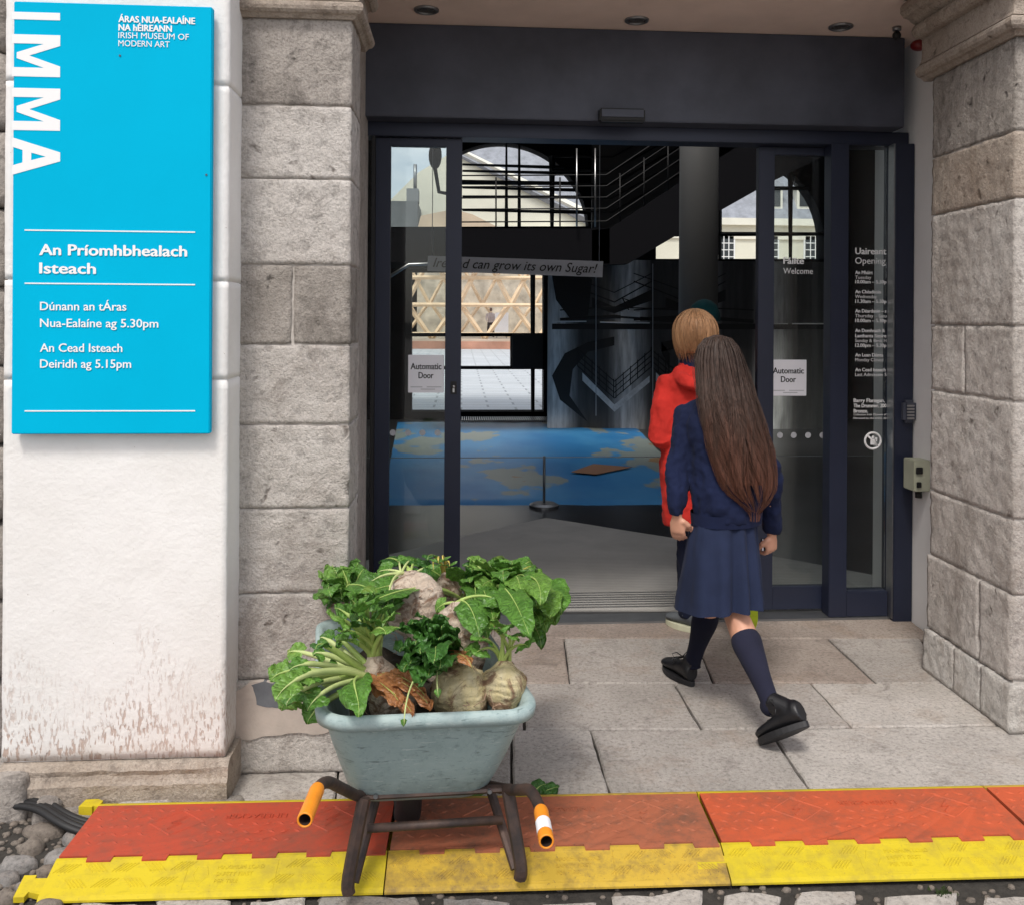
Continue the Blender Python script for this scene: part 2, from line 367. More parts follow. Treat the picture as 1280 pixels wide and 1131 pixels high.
# world ground under everything (streetside cobbles, courtyard beyond use their own sheets on it)
g = MB().box((-300, -300, -.30), (300, 600, -.028))
ground = link('ground', g, 'dirt'); tag(ground, kind='structure')
apron = link('yard_setts', MB().box((-40, -60, -.027), (40, 2.2, -.012)), 'cobble'); tag(apron, kind='structure')
bed = MB().box((-.62, 3.02, -.027), (2.62, 5.05, -.020))
pavement = link('pavement', bed, 'dirt'); tag(pavement, kind='structure')
ps = [  # (pixel corners, material)
 ([(560, 771), (1135, 771), (1168, 797), (560, 797)], 'pave_brown'),
 ([(430, 797), (560, 797), (540, 853), (420, 853)], 'pave_brown'),
 ([(560, 797), (705, 797), (712, 853), (540, 853)], 'pave_brown'),
 ([(705, 797), (868, 797), (892, 853), (712, 853)], 'pave'),
 ([(868, 797), (1035, 797), (1096, 853), (892, 853)], 'pave_brown'),
 ([(1035, 797), (1150, 797), (1190, 853), (1096, 853)], 'pave'),
 ([(400, 853), (655, 853), (655, 911), (390, 912)], 'pave'),
 ([(655, 853), (843, 853), (878, 911), (655, 911)], 'pave'),
 ([(843, 853), (1013, 853), (1065, 908), (878, 911)], 'pave'),
 ([(1013, 853), (1190, 853), (1275, 905), (1065, 908)], 'pave2'),
 ([(425, 912), (640, 911), (640, 1003), (418, 1007)], 'pave'),
 ([(640, 911), (738, 911), (766, 1003), (640, 1003)], 'pave2'),
 ([(738, 911), (960, 910), (1020, 998), (766, 1003)], 'pave'),
 ([(960, 910), (1275, 905), (1420, 990), (1020, 998)], 'pave2'),
 ([(302, 950), (425, 948), (418, 1010), (280, 1010)], 'pave2'),
]
for i, (cs, mt) in enumerate(ps):
    slab([gz(*c) for c in cs], .0, .0035+.0035*(i % 3 == 1), mt, pavement, seed=i+3)
# cobbles: left of the ramp and along its front edge
def cobble(c, rx, ry, h, rot, mat, parent, seed):
    mb = MB(); seg, rg = 12, 5; r = random.Random(seed); ph = [r.uniform(.82, 1.12) for _ in range(seg)]
    vs = []; fs = []
    for i in range(rg+1):
        t = i/rg; rr = math.cos(t*math.pi/2)**.55 if i < rg else 0; zz = h*math.sin(t*math.pi/2)
        for k in range(seg):
            a = 2*math.pi*k/seg; x = rx*rr*ph[k]*math.cos(a); y = ry*rr*ph[k]*math.sin(a)
            q = V((x*math.cos(rot)-y*math.sin(rot), x*math.sin(rot)+y*math.cos(rot), zz)); q += V((0, 0, .12*h*fbm(q, 30, 3, seed)))
            vs.append(V(c)+q)
    for i in range(rg):
        for k in range(seg): fs.append((i*seg+k, i*seg+(k+1) % seg, (i+1)*seg+(k+1) % seg, (i+1)*seg+k))
    mb.add(vs, fs, 0, True); return link('cobble', mb, mat, parent)
cob = [(55,1043,26,8),(12,1020,26,10),(92,1052,14,7),(40,1063,16,9),(82,1075,24,11),(22,1085,24,9),(58,1096,12,7),(10,1104,16,8),(42,1116,24,10),(8,1128,14,8),(70,1122,16,8),
       (95,1090,12,6),(66,1026,18,5),(120,1008,30,6),(25,1005,22,5),(130,992,20,5),(182,1002,24,5),(245,1003,30,7),(60,1140,20,8),(20,1150,20,8),(200,1004,20,5),(110,1036,10,5),(88,1036,9,5)]
for i, (px, py, rx, ry) in enumerate(cob):
    c = gz(px, py, -.030); k = (c.y)/F
    cobble(c, rx*k, ry*k*c.y/1.65*.85, .034, rnd.uniform(-.25, .25), 'cobble' if i % 3 else 'cobble2', ground, i)
# big pale setts in front of the ramp
xs = 90
while xs < 1300:
    wd = rnd.uniform(70, 150); yb = 1106 if xs > 700 else 1114
    slab([gz(xs+rnd.uniform(0, 12), 1190, -.012), gz(xs+wd-rnd.uniform(0, 12), 1190, -.012), gz(xs+wd-rnd.uniform(4, 22), yb+rnd.uniform(0, 12), -.012), gz(xs+rnd.uniform(4, 20), yb+rnd.uniform(0, 12), -.012)], -.012+rnd.uniform(-.008, 0), .004, 'pave2' if rnd.random() < .6 else 'cobble', ground, int(xs), .02, 'sett', .02, .022)
    xs += wd
pb = MB()
for i in range(520):
    if i < 330: c = gz(rnd.uniform(-30, 110), rnd.uniform(985, 1150), -.026)
    elif i < 430: c = gz(rnd.uniform(90, 300), rnd.uniform(993, 1010), -.026)
    else: c = gz(rnd.uniform(80, 1290), rnd.uniform(1108, 1135), -.026)
    r = rnd.uniform(.004, .013); pb.ball(c, (r*rnd.uniform(.8, 1.5), r, r*.8), 6, 4)
tag(link('pebble_gravel', pb, 'cobble2', ground), kind='stuff')
# moss and weeds in the joints
M['moss'] = simple('moss', (.035, .06, .012, 1), .9, 0, .5, 30, .8, 200)
mo = MB()
for (px, py, n, sx, sy) in ((335, 960, 50, 45, 10), (1180, 1118, 90, 12, 6), (430, 1113, 30, 20, 4), (80, 995, 60, 60, 8), (240, 1000, 40, 60, 6)):
    for k in range(n):
        c = gz(px+rnd.gauss(0, sx*.5), py+rnd.gauss(0, sy*.5), -.02); h = rnd.uniform(.005, .018); d = V((rnd.uniform(-1, 1), rnd.uniform(-1, 1), 0))*.006
        mo.add([c-d, c+d, c+V((rnd.uniform(-.006, .006), rnd.uniform(-.006, .006), h))], [(0, 1, 2)])
tag(link('moss', mo, 'moss', recal=False), 'moss and tiny weeds growing in the stone joints', 'moss', kind='stuff')

# ================================================================ PIERS
ZC = [0, .2, .548, .85, 1.323, 1.63, 2.146, 2.417, 2.80]
# white painted pier behind the sign
W = thing('painted_pier', (-1.3, 3.4, 0), 'white painted masonry pier carrying the cyan museum sign', 'pier')
YW = 3.22
xl, xr = at(3, 700, YW).x, at(283, 700, YW).x
zs = [at(270, y, YW).z for y in (946, 475, 352, 107, -60)]
for i in range(4):
    rough_b = rough_block(xl, xr, YW, YW+.5, zs[i]+.001, zs[i+1]-.001, .022, .0022, .003, i+20); link('stone_block', rough_b, 'white', W)
link('upper_wall', MB().box((xl, YW+.01, zs[4]), (xr, YW+.5, 3.6)), 'white', W)
link('joint_mortar', MB().box((xl+.01, YW+.0045, zs[0]), (xr-.0045, YW+.49, zs[4])), 'jamb', W)
# moulded plinth
pr = [(-.035, -.03), (-.04, .03), (-.045, .075), (-.03, .085), (-.022, .10), (-.026, .118), (-.012, .135), (-.004, zs[0]-.002), (.2, zs[0]-.002), (.2, -.03)]
pm = MB(); N = 70; rings = []
for i in range(N+1):
    x = xl+.005+(xr+.012-xl)*i/N
    rings.append([V((x, YW+a+.008*fbm((x, 0, b*3), 7, 4, 5)-.004, b+(.006*fbm((x, a, 1), 9, 3, 2) if 0 < b < zs[0]-.01 else 0))) for a, b in pr])
pm.loft(rings, smooth=False); link('plinth', pm, 'stone_warm', W)
fs_ = thing('foundation_stone', at(20, 985, 3.2), 'rough grey foundation stone at the lower left corner of the wall', 'stone')
link('stone_block', rough_block(at(-60, 985, 3.17).x, at(34, 985, 3.17).x, 3.15, 3.5, -.04, .125, .02, .012, .02, 77), 'stone_dark', fs_)
link('stone_block', rough_block(at(36, 985, 3.12).x, at(70, 985, 3.12).x, 3.13, 3.3, -.05, .05, .02, .012, .02, 79), 'stone_dark', fs_)
kerbs = thing('footing_stones', at(170, 990, 3.14), 'low bluish footing stones below the moulded plinth of the painted pier', 'stones')
for k, (a, b, h, mt) in enumerate(((74, 135, .012, 'stone_dark'), (140, 210, .022, 'stone'), (214, 300, .016, 'stone_dark'))):
    link('stone_block', rough_block(at(a, 990, 3.13).x, at(b, 990, 3.13).x, 3.10, 3.22, -.05, h, .02, .008, .015, 90+k), mt, kerbs)
rw = thing('rubble_wall', (-2.0, 3.5, 0), 'dark rubble stone wall glimpsed at the left edge of the picture', 'wall')
for k in range(12):
    link('stone_block', rough_block(-3.0, xl-.006, YW+.05, YW+.4, .13+k*.27, .13+(k+1)*.27-.008, .05, .02, .03, 120+k), 'stone_dark', rw)
# stone pier, left of the doorway
def pier(loc, label): return thing('stone_pier', loc, label, 'pier')
PL = pier((-.7, 3.6, 0), 'weathered grey stone pier left of the doorway beside the wheelbarrow')
YP = 3.40; sx = at(437, 500, YP).x; bx = at(292, 500, YP).x
zl = [at(360, y, YP).z for y in (946, 848, 741, 635, 531, 431, 331, 224, 132, 22)]
zl[0] = 0.0
for i in range(9):
    mt = 'stone_dark' if i in (8, 5) else 'stone'
    a, b = zl[i]+.0025, zl[i+1]-.0025
    if i == 6-0 and False: pass
    segs = [(bx, sx)]
    if i == 5: xm = at(366, 380, YP).x; segs = [(bx, xm-.004), (xm+.004, sx)]
    pj = rnd.uniform(-.002, .002)
    if i == 0: segs = [(bx-.01, sx+.0)]
    for (u, v) in segs:
        link('stone_block', rough_block(u, v, YP+pj-(.02 if i == 0 else 0), YP+.30, a, b, .014, .0065, .003, 40+i*3+int(u*10)), mt, PL)
link('joint_mortar', MB().box((bx+.006, YP+.0075, 0), (sx-.006, YP+.29, zl[-1])), 'mortar', PL)
link('pier_core', MB().box((bx, YP+.31, 0), (sx-.10, 5.0, 3.2)), 'stone', PL)
# plaster remnant low on the pier
pp = [(-.5, .0), (-.45, .16), (-.38, .20), (-.3, .19), (-.2, .16), (-.12, .13), (-.04, .10), (0.02, .04), (.0, -.03), (-.08, -.05), (-.2, -.04), (-.35, -.06), (-.45, -.05)]
pc = at(412, 905, YP-.03)
pol = jpoly([V((pc.x+x*.75, pc.z+z*.8, 0)) for x, z in pp][::-1], .02, .012, 4)
link('plaster_patch', MB().prism([V((p.x, YP-.030, p.y)) for p in pol], (0, .02, 0)), 'plaster', PL)
link('slate_patch', MB().prism([V((p.x, YP-.031, p.y)) for p in jpoly([V((at(x, y, YP).x, at(x, y, YP).z, 0)) for x, y in ((316, 850), (332, 846), (362, 852), (372, 862), (360, 880), (338, 882), (322, 876))], .012, .012, 6)], (0, .02, 0)), simple('blue slate', (.13, .14, .155, 1), .7, 0, .3, 10, .5, 60), PL)
# stone pier, right of the doorway
PR = pier((2.6, 3.9, 0), 'pale stone pier right of the doorway beside the intercom')
RY0, RY1 = 3.56, 4.22; RX = at(1163, 560, RY1).x
for i in range(8):
    a, b = ZC[i]+.003, ZC[i+1]-.003
    mt = ['stone_pale', 'stone', 'stone', 'stone', 'stone', 'stone', 'stone_warm', 'stone_dark'][i]
    off = (.03, .012, 0, 0, 0, 0, 0, 0)[i]
    ys = [(RY0-off, RY1)]
    if i == 0: ys = [(RY0-.03, 3.74), (3.745, 3.95), (3.955, RY1)]
    if i == 1: ys = [(RY0, 3.78), (3.79, RY1)]
    if i == 4: ys = [(RY0, 3.93), (3.936, RY1)]
    for u, v in ys:
        link('stone_block', rough_block(RX-off+rnd.uniform(-.002, .002), 3.6, u, v, a, b, .016, .0075, .003, 200+i*5+int(v*10)), mt, PR)
link('joint_mortar', MB().box((RX+.0075, RY0+.0075, 0), (3.58, RY1-.02, 2.8)), 'mortar', PR)
# capitals: moulding swept round the pier head
def sweep(prof, path, mb, nrm):
    rings = []
    for p, n in zip(path, nrm): rings.append([V((p[0]+n[0]*d, p[1]+n[1]*d, z)) for d, z in prof])
    mb.loft(rings, smooth=False, cap=True, close=True)
def arc(cx, cz, r, a0, a1, n=6): return [(cx+r*math.cos(math.radians(a0+(a1-a0)*k/n)), cz+r*math.sin(math.radians(a0+(a1-a0)*k/n))) for k in range(n+1)]
zb = zl[-1]
def capital(z0, parent, path, nrm, k=1.0):
    low = [(-.02, 0), (.01, 0), (.022, .012)]+arc(.022, .036, .024, -90, 90, 6)+[(.03, .062), (.022, .075), (.018, .10), (.018, .16)]
    upp = [(.018, .16), (.03, .165)]+arc(.03, .19, .03, -80, 60, 5)+[(.062, .225), (.072, .235)]+arc(.072, .27, .035, -90, 90, 5)+[(.09, .31), (.11, .33), (.125, .40), (-.02, .40)]
    for nm, pf in (('necking', low+[(-.02, .16)]), ('abacus', [(-.02, .161)]+upp)):
        mb = MB(); sweep([(d*k, z0+z*k) for d, z in pf], path, mb, nrm); link(nm, mb, 'mould', parent)
capital(zb-.005, PL, [(bx-.02, YP), (sx, YP), (sx, 3.80)], [(0, -1), (1, -1), (1, 0)], 1.0)
capital(at(1250, 45, RY0).z, PR, [(3.6, RY0), (RX, RY0), (RX, 4.28)], [(0, -1), (-1, -1), (-1, 0)], 1.25)
link('pier_core', MB().box((RX+.03, RY0+.02, 2.75), (3.58, RY1, 3.3)), 'stone', PR)

# ================================================================ DOORWAY SHELL
YD = 5.0
xL, xR = -.95, at(1131, 500, YD).x
zh = at(640, 153, YD).z; zt = at(640, 45, YD).z
link('jamb_core', MB().box((0, 0, 0), (.001, .001, .001)), 'jamb') if False else None
at_ = 0; jw = thing('jamb_wall', (xR, 4.6, 0), 'narrow pale grey plastered wall between the door frame and the right pier', 'wall')
link('wall', MB().box((xR+.004, RY1+.002, -.02), (xR+1.2, 5.4, zt+.1)), 'jamb', jw)
sf = MB().box((-1.2, 3.62, zt), (4.0, 5.3, zt+.2)); soffit = tag(link('soffit', sf, 'soffit'), kind='structure')
fac = thing('museum_facade', (1, 3.9, 0), 'tall stone front of the museum above and beside the entrance', 'building')
link('wall', MB().box((-6, 3.64, zt+.2), (8, 6.0, 9)), 'stone', fac)
link('wall', MB().box((3.6, 3.62, -.05), (8, 6, zt+.2)), 'stone', fac)
link('wall', MB().box((-6, 3.75, -.05), (-1.35, 6, zt+.2)), 'stone', fac)
link('wall', MB().box((-1.35, 5.0, -.05), (-.96, 6, zt+.2)), 'stone', fac)
def downlight(px, py, label):
    r = ray(px, py); p = V((0, 0, CH))+r*((zt-CH)/r.z); t = thing('downlight', p, label, 'light', 'recessed lights in the soffit')
    link('trim_ring', MB().tube([p+V((.055*math.cos(a), .055*math.sin(a), -.004)) for a in [2*math.pi*k/20 for k in range(20)]], .009, 6, closed=True), 'steel', t)
    link('lens', MB().disc(p+V((0, 0, -.001)), .048, (0, 0, -1), 20, .003), simple('dark lamp lens', (.06, .055, .05, 1), .2, 0, 0), t)
downlight(533, 12, 'leftmost round recessed light in the soffit, switched off')
downlight(796, 25, 'middle round recessed light in the soffit, above the door sensor')
downlight(1051, 33, 'rightmost round recessed light in the soffit, near the small camera')
p = gz(1121, 34, zt); t = thing('security_camera', p, 'small dark camera hanging from the soffit near the right pier', 'camera')
link('mount', MB().tube([p, p+V((0, 0, -.02))], .022, 12), 'steel', t); link('lens_ball', MB().ball(p+V((0, 0, -.045)), .022), 'black', t)
p = at(1149, 57, 4.75); t = thing('alarm_beacon', p, 'small red alarm beacon on the wall high beside the right capital', 'alarm')
link('dome', MB().ball(p, (.045, .045, .03)), simple('dark red plastic', (.18, .01, .01, 1), .3, 0, 0), t)

# ---------------- door assembly
DF = thing('door_frame', (.8, YD, 0), 'navy automatic entrance frame with deep header and fixed glass side panels', 'door frame')
hb = at(640, 157, YD).z
link('header_panel', MB().bbox((xL, YD-.16, hb), (at(1131, 100, YD-.16).x, YD+.05, zt-.002), .004), 'frame2', DF)
link('track_cover', MB().bbox((xL, YD-.03, hb-.075), (xR, YD+.12, hb-.001), .003), 'frame', DF)
s0 = at(749, 153, YD-.2); s1 = at(806, 137, YD-.2)
sn = link('motion_sensor', MB().bbox((s0.x, YD-.22, s0.z), (s1.x, YD-.1605, s1.z+.0), .008), 'black', DF)
link('sensor_lens', MB().bbox((s0.x+.01, YD-.225, s0.z+.025), (s1.x-.01, YD-.2205, s1.z-.008), .001), 'frame2', sn)
zd = 0.012
def xat(px, Y=YD, py=500): return at(px, py, Y).x
# right fixed panel
x0, x1, x2, x3 = xat(1033), xat(1055), xat(1108), xat(1130)
ztop = hb-.076
link('post', MB().bbox((x0, YD-.05, zd), (x1, YD+.05, ztop), .003), 'frame', DF)
link('post', MB().bbox((x2, YD-.10, zd-.02), (xR-.002, YD+.05, ztop), .003), 'frame', DF)
link('post_edge', MB().box((x2-.006, YD-.09, zd), (x2-.0005, YD-.02, ztop)), 'alu', DF)
link('rail', MB().bbox((x1, YD-.045, zd), (x2-.007, YD+.04, .15), .003), 'frame', DF)
fg = link('glass_pane', MB().box((x1, YD-.006, .15), (x2-.007, YD+.002, ztop)), 'glass', DF)
hrs = [("Uaireant", 1069, 318, 1108, 8), ("An Mháirt", 1069, 343, 1091, 4.3), ("10.00am – 5.30p", 1069, 354.5, 1108, 4.3), ("An Chéadaoin", 1069, 367, 1101, 4.3), ("11.30am – 5.30p", 1069, 379, 1108, 4.3),
       ("An Déardaoin – s", 1069, 391, 1108, 4.3), ("10.00am – 5.30p", 1069, 403, 1108, 4.3), ("An Domhnach &", 1069, 415.5, 1106, 4.3), ("Laethanta Saoire", 1069, 422, 1108, 4.3), ("12.00pm – 5.30p", 1069, 434, 1108, 4.3),
       ("An Luan Dúnta", 1069, 446, 1104, 4.3), ("An Cead Isteach", 1069, 464.5, 1107, 4.3), ("Barry Flanagan,", 1067, 503, 1106, 4.6), ("The Drummer, 200", 1067, 509.5, 1108, 4.6), ("Bronze.", 1067, 516, 1085, 4.6)]
hr2 = [("Opening", 1069, 330, 1107, 8), ("Tuesday", 1069, 349, 1089, 4.2), ("Wednesday", 1069, 373, 1096, 4.2), ("Thursday – Satu", 1069, 397, 1108, 4.2), ("Sunday & Bank H", 1069, 428, 1108, 4.2),
       ("Monday Closed", 1069, 452, 1104, 4.2), ("Last Admission 5", 1069, 470.5, 1108, 4.2), ("Collection Irish Museum of", 1067, 519.5, 1108, 2.4), ("Donated by the artist, 20", 1067, 524, 1108, 2.4)]
walltext('lettering', hrs, 'text_white', fg, YD, .035, off=.009)
walltext('lettering', hr2, 'text_white', fg, YD, 0, off=.009)
c = at(1091, 551, YD-.009); R_ = .045; rg = MB().tube([c+V((R_*math.cos(a), 0, R_*math.sin(a))) for a in [2*math.pi*k/28 for k in range(28)]], .0065, 6, closed=True)
rg.tube([c+V((-.7*R_, 0, .7*R_)), c+V((.7*R_, 0, -.7*R_))], .006, 6)
rg.ball(c+V((.002, 0, .02)), (.009, .002, .009), 8, 6); rg.box(c+V((-.014, -.002, -.022)), c+V((.016, .001, .010))); rg.box(c+V((.012, -.002, -.004)), c+V((.024, .001, .018)))
link('prohibition_symbol', rg, 'text_white', fg)
# left fixed panel with the letter E (partly behind the pier)
xa, xb = xL, xat(449)
link('post', MB().bbox((xL, YD-.10, 0), (xL+.08, YD+.05, ztop), .003), 'frame', DF)
lg = link('glass_pane', MB().box((xL+.08, YD-.006, .15), (xat(463), YD+.002, ztop)), 'glass', DF)
link('rail', MB().bbox((xL+.08, YD-.045, zd), (xat(463), YD+.04, .15), .003), 'frame', DF)
link('post_edge', MB().bbox((xat(463)+.001, YD-.03, zd), (xat(468), YD+.04, ztop), .002), 'black', DF)
walltext('lettering', [("E", 448.5, 317.5, 455, 8)], 'text_white', lg, YD, .04, off=.009)
# sliding leaves
def leaf_door(pl0, pl1, pr0, pr1, Yl, label, notice, side):
    t = thing('sliding_door', (xat((pl0+pr1)/2, Yl), Yl, 0), label, 'door', 'sliding glass door leaves')
    a0, a1, b0, b1 = xat(pl0, Yl), xat(pl1, Yl), xat(pr0, Yl), xat(pr1, Yl)
    link('stile', MB().bbox((a0, Yl-.025, zd+.01), (a1, Yl+.025, ztop-.002), .003), 'frame', t)
    link('stile', MB().bbox((b0, Yl-.025, zd+.01), (b1, Yl+.025, ztop-.002), .003), 'frame', t)
    link('rail', MB().bbox((a1, Yl-.024, zd+.01), (b0, Yl+.024, .15), .003), 'frame', t)
    link('rail', MB().bbox((a1, Yl-.024, ztop-.045), (b0, Yl+.024, ztop-.002), .003), 'frame', t)
    gl = link('glass_pane', MB().box((a1, Yl-.004, .15), (b0, Yl+.004, ztop-.045)), 'glass', t)
    n0, n1 = at(notice[0], notice[3], Yl-.008), at(notice[2], notice[1], Yl-.008)
    nb = link('notice', MB().bbox((n0.x, Yl-.012, n0.z), (n1.x, Yl-.006, n1.z), .002), 'paper', t); x_, y_, X_, Y_ = notice; w_, h_ = X_-x_, Y_-y_
    walltext('lettering', [("Automatic", x_+w_*.07, y_+h_*.38, x_+w_*.93, h_*.165), ("Door", x_+w_*.29, y_+h_*.62, x_+w_*.71, h_*.165)], 'text_black', nb, Yl, .03, off=.0128)
    mb = MB()
    for (u0, u1, v) in ((.07, .40, .86), (.52, .93, .86), (.35, .75, .92)):
        q0, q1 = at(x_+w_*u0, y_+h_*v, Yl-.0125), at(x_+w_*u1, y_+h_*(v-.018), Yl-.0125); mb.box(q0, q1+V((0, -.0008, 0)))
    link('small_print', mb, 'text_dim', nb)
    return t, gl
tl, gll = leaf_door(465, 487, 556, 576, YD+.04, 'left sliding glass door leaf with lock and paper notice, slid open', (510, 444, 555, 491), -1)
tr_, glr = leaf_door(945, 965, 1032, 1037, YD+.09, 'right sliding glass door leaf lettered Fáilte Welcome, slid open', (963, 450, 1008, 495), 1)
walltext('lettering', [("Fáilte", 979, 330, 1005, 8)], 'text_white', glr, YD+.09, .05, off=.008)
walltext('lettering', [("Welcome", 979, 342.5, 1016, 7.5)], 'text_white', glr, YD+.09, 0, off=.008)
dm = MB()
for px in (975, 992, 1010, 1028): dm.disc(at(px, 544, YD+.084), .017, (0, -1, 0), 16, .001)
link('marker_dots', dm, 'text_dim', glr)
dm = MB()
for px in (491, 510, 528, 547): dm.disc(at(px, 541, YD+.034), .017, (0, -1, 0), 16, .001)
link('marker_dots', dm, 'text_dim', gll)
lk = at(567, 485, YD+.012); lo = link('lock_plate', MB().bbox(lk+V((-.017, -.002, -.035)), lk+V((.017, .004, .035)), .006), 'black', tl)
link('lock_cylinder', MB().tube([lk+V((0, -.009, .006)), lk+V((0, 0, .006))], .009, 12).box(lk+V((-.005, -.008, -.024)), lk+V((.005, -.002, .0))), 'alu', lo)
# intercom and entry box on the jamb
def jbox(px, py, y0, y1, dx, hh, nm, mt, par, r=.01):
    z = at(px, py, y0).z; o = link(nm, MB().bbox((xR-dx, y0, z-hh), (xR+.003, y1, z+hh), r), mt, par); return o, z
t = thing('keypad', (xR, 4.88, at(1138, 515, 4.86).z), 'dark oval keypad with pale rows of keys on the pale jamb wall', 'keypad')
o, z = jbox(1138, 515, 4.86, 4.96, .070, .062, 'casing', 'frame2', t, .016)
for i in range(5): link('key_row', MB().bbox((xR-.058, 4.852, z+.028-i*.017), (xR-.018, 4.8595, z+.037-i*.017), .001), 'alu', t)
M['beige'] = simple('beige metal', (.42, .43, .33, 1), .5, .1, .15, 8)
t = thing('entry_box', (xR, 4.78, at(1150, 595, 4.72).z), 'beige metal control box with two dark buttons beside the right pier', 'control box')
o, z = jbox(1150, 595, 4.72, 4.84, .085, .082, 'casing', 'beige', t, .004)
link('button', MB().bbox((xR-.078, 4.708, z+.012), (xR-.042, 4.7195, z+.048), .003), 'black', t)
link('button', MB().bbox((xR-.074, 4.710, z-.060), (xR-.048, 4.7195, z-.030), .003), 'black', t)
link('conduit', MB().tube([(xR-.03, 4.78, z-.093), (xR-.03, 4.78, z-.125)], .018, 10), 'black', t)

# ================================================================ MUSEUM SIGN
YS = YW-.045
a, b = at(14, 543, YS), at(262, 543, YS); zt_ = at(262, 9, YS).z+.0
SG = thing('museum_sign', ((a.x+b.x)/2, YS, a.z), 'tall cyan museum sign with white Irish lettering on the painted pier', 'sign')
link('panel', MB().bbox((a.x, YS, a.z), (b.x, YS+.03, zt_), .003), ['cyan'], SG)
for q in ((a.x+.1, a.z+.1), (b.x-.1, a.z+.1), (a.x+.1, zt_-.15), (b.x-.1, zt_-.15)):
    link('standoff', MB().tube([(q[0], YS+.03, q[1]), (q[0], YW+.01, q[1])], .012, 10), 'steel', SG)
# big rotated letters IMMA, reading downwards, letter tops to the right
GLY = {'I': [[(0, 0), (1, 0), (1, 1), (0, 1)]], 'M': [[(0, 0), (.235, 0), (.235, .70), (.5, .0), (.5, .0), (.765, .70), (.765, 0), (1, 0), (1, 1), (.70, 1), (.5, .42), (.30, 1), (0, 1)]],
       'A': [[(0, 0), (.25, 0), (.335, .22), (.665, .22), (.75, 0), (1, 0), (.62, 1), (.38, 1)], [(.40, .40), (.50, .70), (.60, .40)]]}
GLY['M'] = [[(0, 0), (.215, 0), (.215, .66), (.43, .10), (.57, .10), (.785, .66), (.785, 0), (1, 0), (1, 1), (.745, 1), (.5, .36), (.255, 1), (0, 1)]]
def rottext(ch, x0, x1, y0, y1):   # letter lying on its side: height spans x0..x1, advance spans y0..y1
    pa, pb = at(x0, y0, YS-.0012), at(x1, y1, YS-.0012)
    return link('big_letter', MB().holed([[V((pa.x+(pb.x-pa.x)*w_, YS-.0012, pa.z+(pb.z-pa.z)*u)) for u, w_ in l] for l in GLY[ch]], (0, .0009, 0)), 'text_white', SG)
rottext('I', 15, 75, 15, 26); rottext('M', 15, 75, 43, 97); rottext('M', 15, 75, 110, 164); rottext('A', 15, 75, 172, 220)
walltext('lettering', [("ÁRAS NUA-EALAÍNE", 148, 28, 244, 8), ("NA hÉIREANN", 148, 38.5, 215, 8)], 'text_white', SG, YS, .05, off=.002)
walltext('lettering', [("IRISH MUSEUM OF", 148, 48, 236, 7.5), ("MODERN ART", 148, 58, 212, 7.5)], 'text_white', SG, YS, 0, off=.002)
walltext('lettering', [("An Príomhbhealach", 49, 319, 234, 13.5), ("Isteach", 49, 342, 120, 13.5)], 'text_white', SG, YS, .05, off=.002)
walltext('lettering', [("Dúnann an tÁras", 50, 388, 158, 10.5), ("Nua-Ealaíne ag 5.30pm", 50, 409, 198, 10.5), ("An Cead Isteach", 50, 440, 153, 10.5), ("Deiridh ag 5.15pm", 50, 460, 164, 10.5)], 'text_white', SG, YS, .02, off=.002)
for (x_, y_, X_, Y_) in ((31, 288, 244, 291), (31, 354.5, 244, 356.5), (31, 514, 244, 515)):
    q0, q1 = at(x_, y_, YS), at(X_, y_, YS); link('rule_line', MB().box((q0.x, YS-.0015, q0.z-.0022), (q1.x, YS-.0003, q0.z+.0022)), 'text_white', SG)
sc = MB(); [sc.disc(at(x_, y_, YS-.0005), .0035, (0, -1, 0), 10, .002) for x_, y_ in ((258, 219), (150, 70))]
link('screw', sc, 'frame2', SG)
# ================================================================ INTERIOR
def floormat():
    m = MT('dark polished slate floor', .28, 0, 'World'); n = m.noise(.9, 5)
    m.col(m.mix(m.ramp(n, [(.35, 0.), (.65, 1.)]), (.018, .018, .020, 1), (.05, .05, .055, 1))); return m.m
M['slate'] = floormat()
fl = link('interior_floor', MB().box((-6, 5.05, -.05), (9, 14.98, 0.0)), 'slate'); tag(fl, kind='structure')
tag(link('interior_ceiling', MB().holed([[V((-6, 6.0, 5.6)), V((9, 6.0, 5.6)), V((9, 15.6, 5.6)), V((-6, 15.6, 5.6))], [V((-3, 7.4, 5.6)), V((-3, 11.2, 5.6)), V((4.5, 11.2, 5.6)), V((4.5, 7.4, 5.6))]], (0, 0, .2)), 'dark_wall'), kind='structure')  # ceiling opening, out of view, added so daylight brightens the hall and tarpaulin
tag(link('interior_walls', MB().box((-6.2, 6.0, -.05), (-6, 15.6, 5.6)).box((9, 6.0, -.05), (9.2, 15.6, 5.6)), 'dark_wall'), kind='structure')
# entrance matting inside the doors
em = thing('entrance_matting', (1, 6, 0), 'grey ribbed entrance matting with metal strips just inside the doors', 'mat')
def matm():
    m = MT('grey ribbed matting', .85, 0, 'World'); wv = m.n.new('ShaderNodeTexWave'); wv.bands_direction = 'Y'; wv.inputs['Scale'].default_value = 9.0; wv.inputs['Distortion'].default_value = .15
    m.L(m.co, wv.inputs['Vector']); n = m.noise(3, 6)
    c = m.mix(m.ramp(n, [(.3, 0.), (.7, 1.)]), (.36, .35, .325, 1), (.46, .445, .415, 1)); c = m.mix(m.math('MULTIPLY', wv.outputs['Fac'], .4), c, (.24, .23, .215, 1))
    m.col(c).bump(wv.outputs['Fac'], .4, .004); return m.m
M['mat'] = matm()
mp_ = [gz(x, y) for x, y in ((440, 764), (1125, 764), (1125, 726), (1030, 708), (845, 674), (683, 648), (575, 672), (440, 706))]
link('mat_field', MB().prism([p+V((0, 0, .001)) for p in mp_], (0, 0, .008)), 'mat', em)
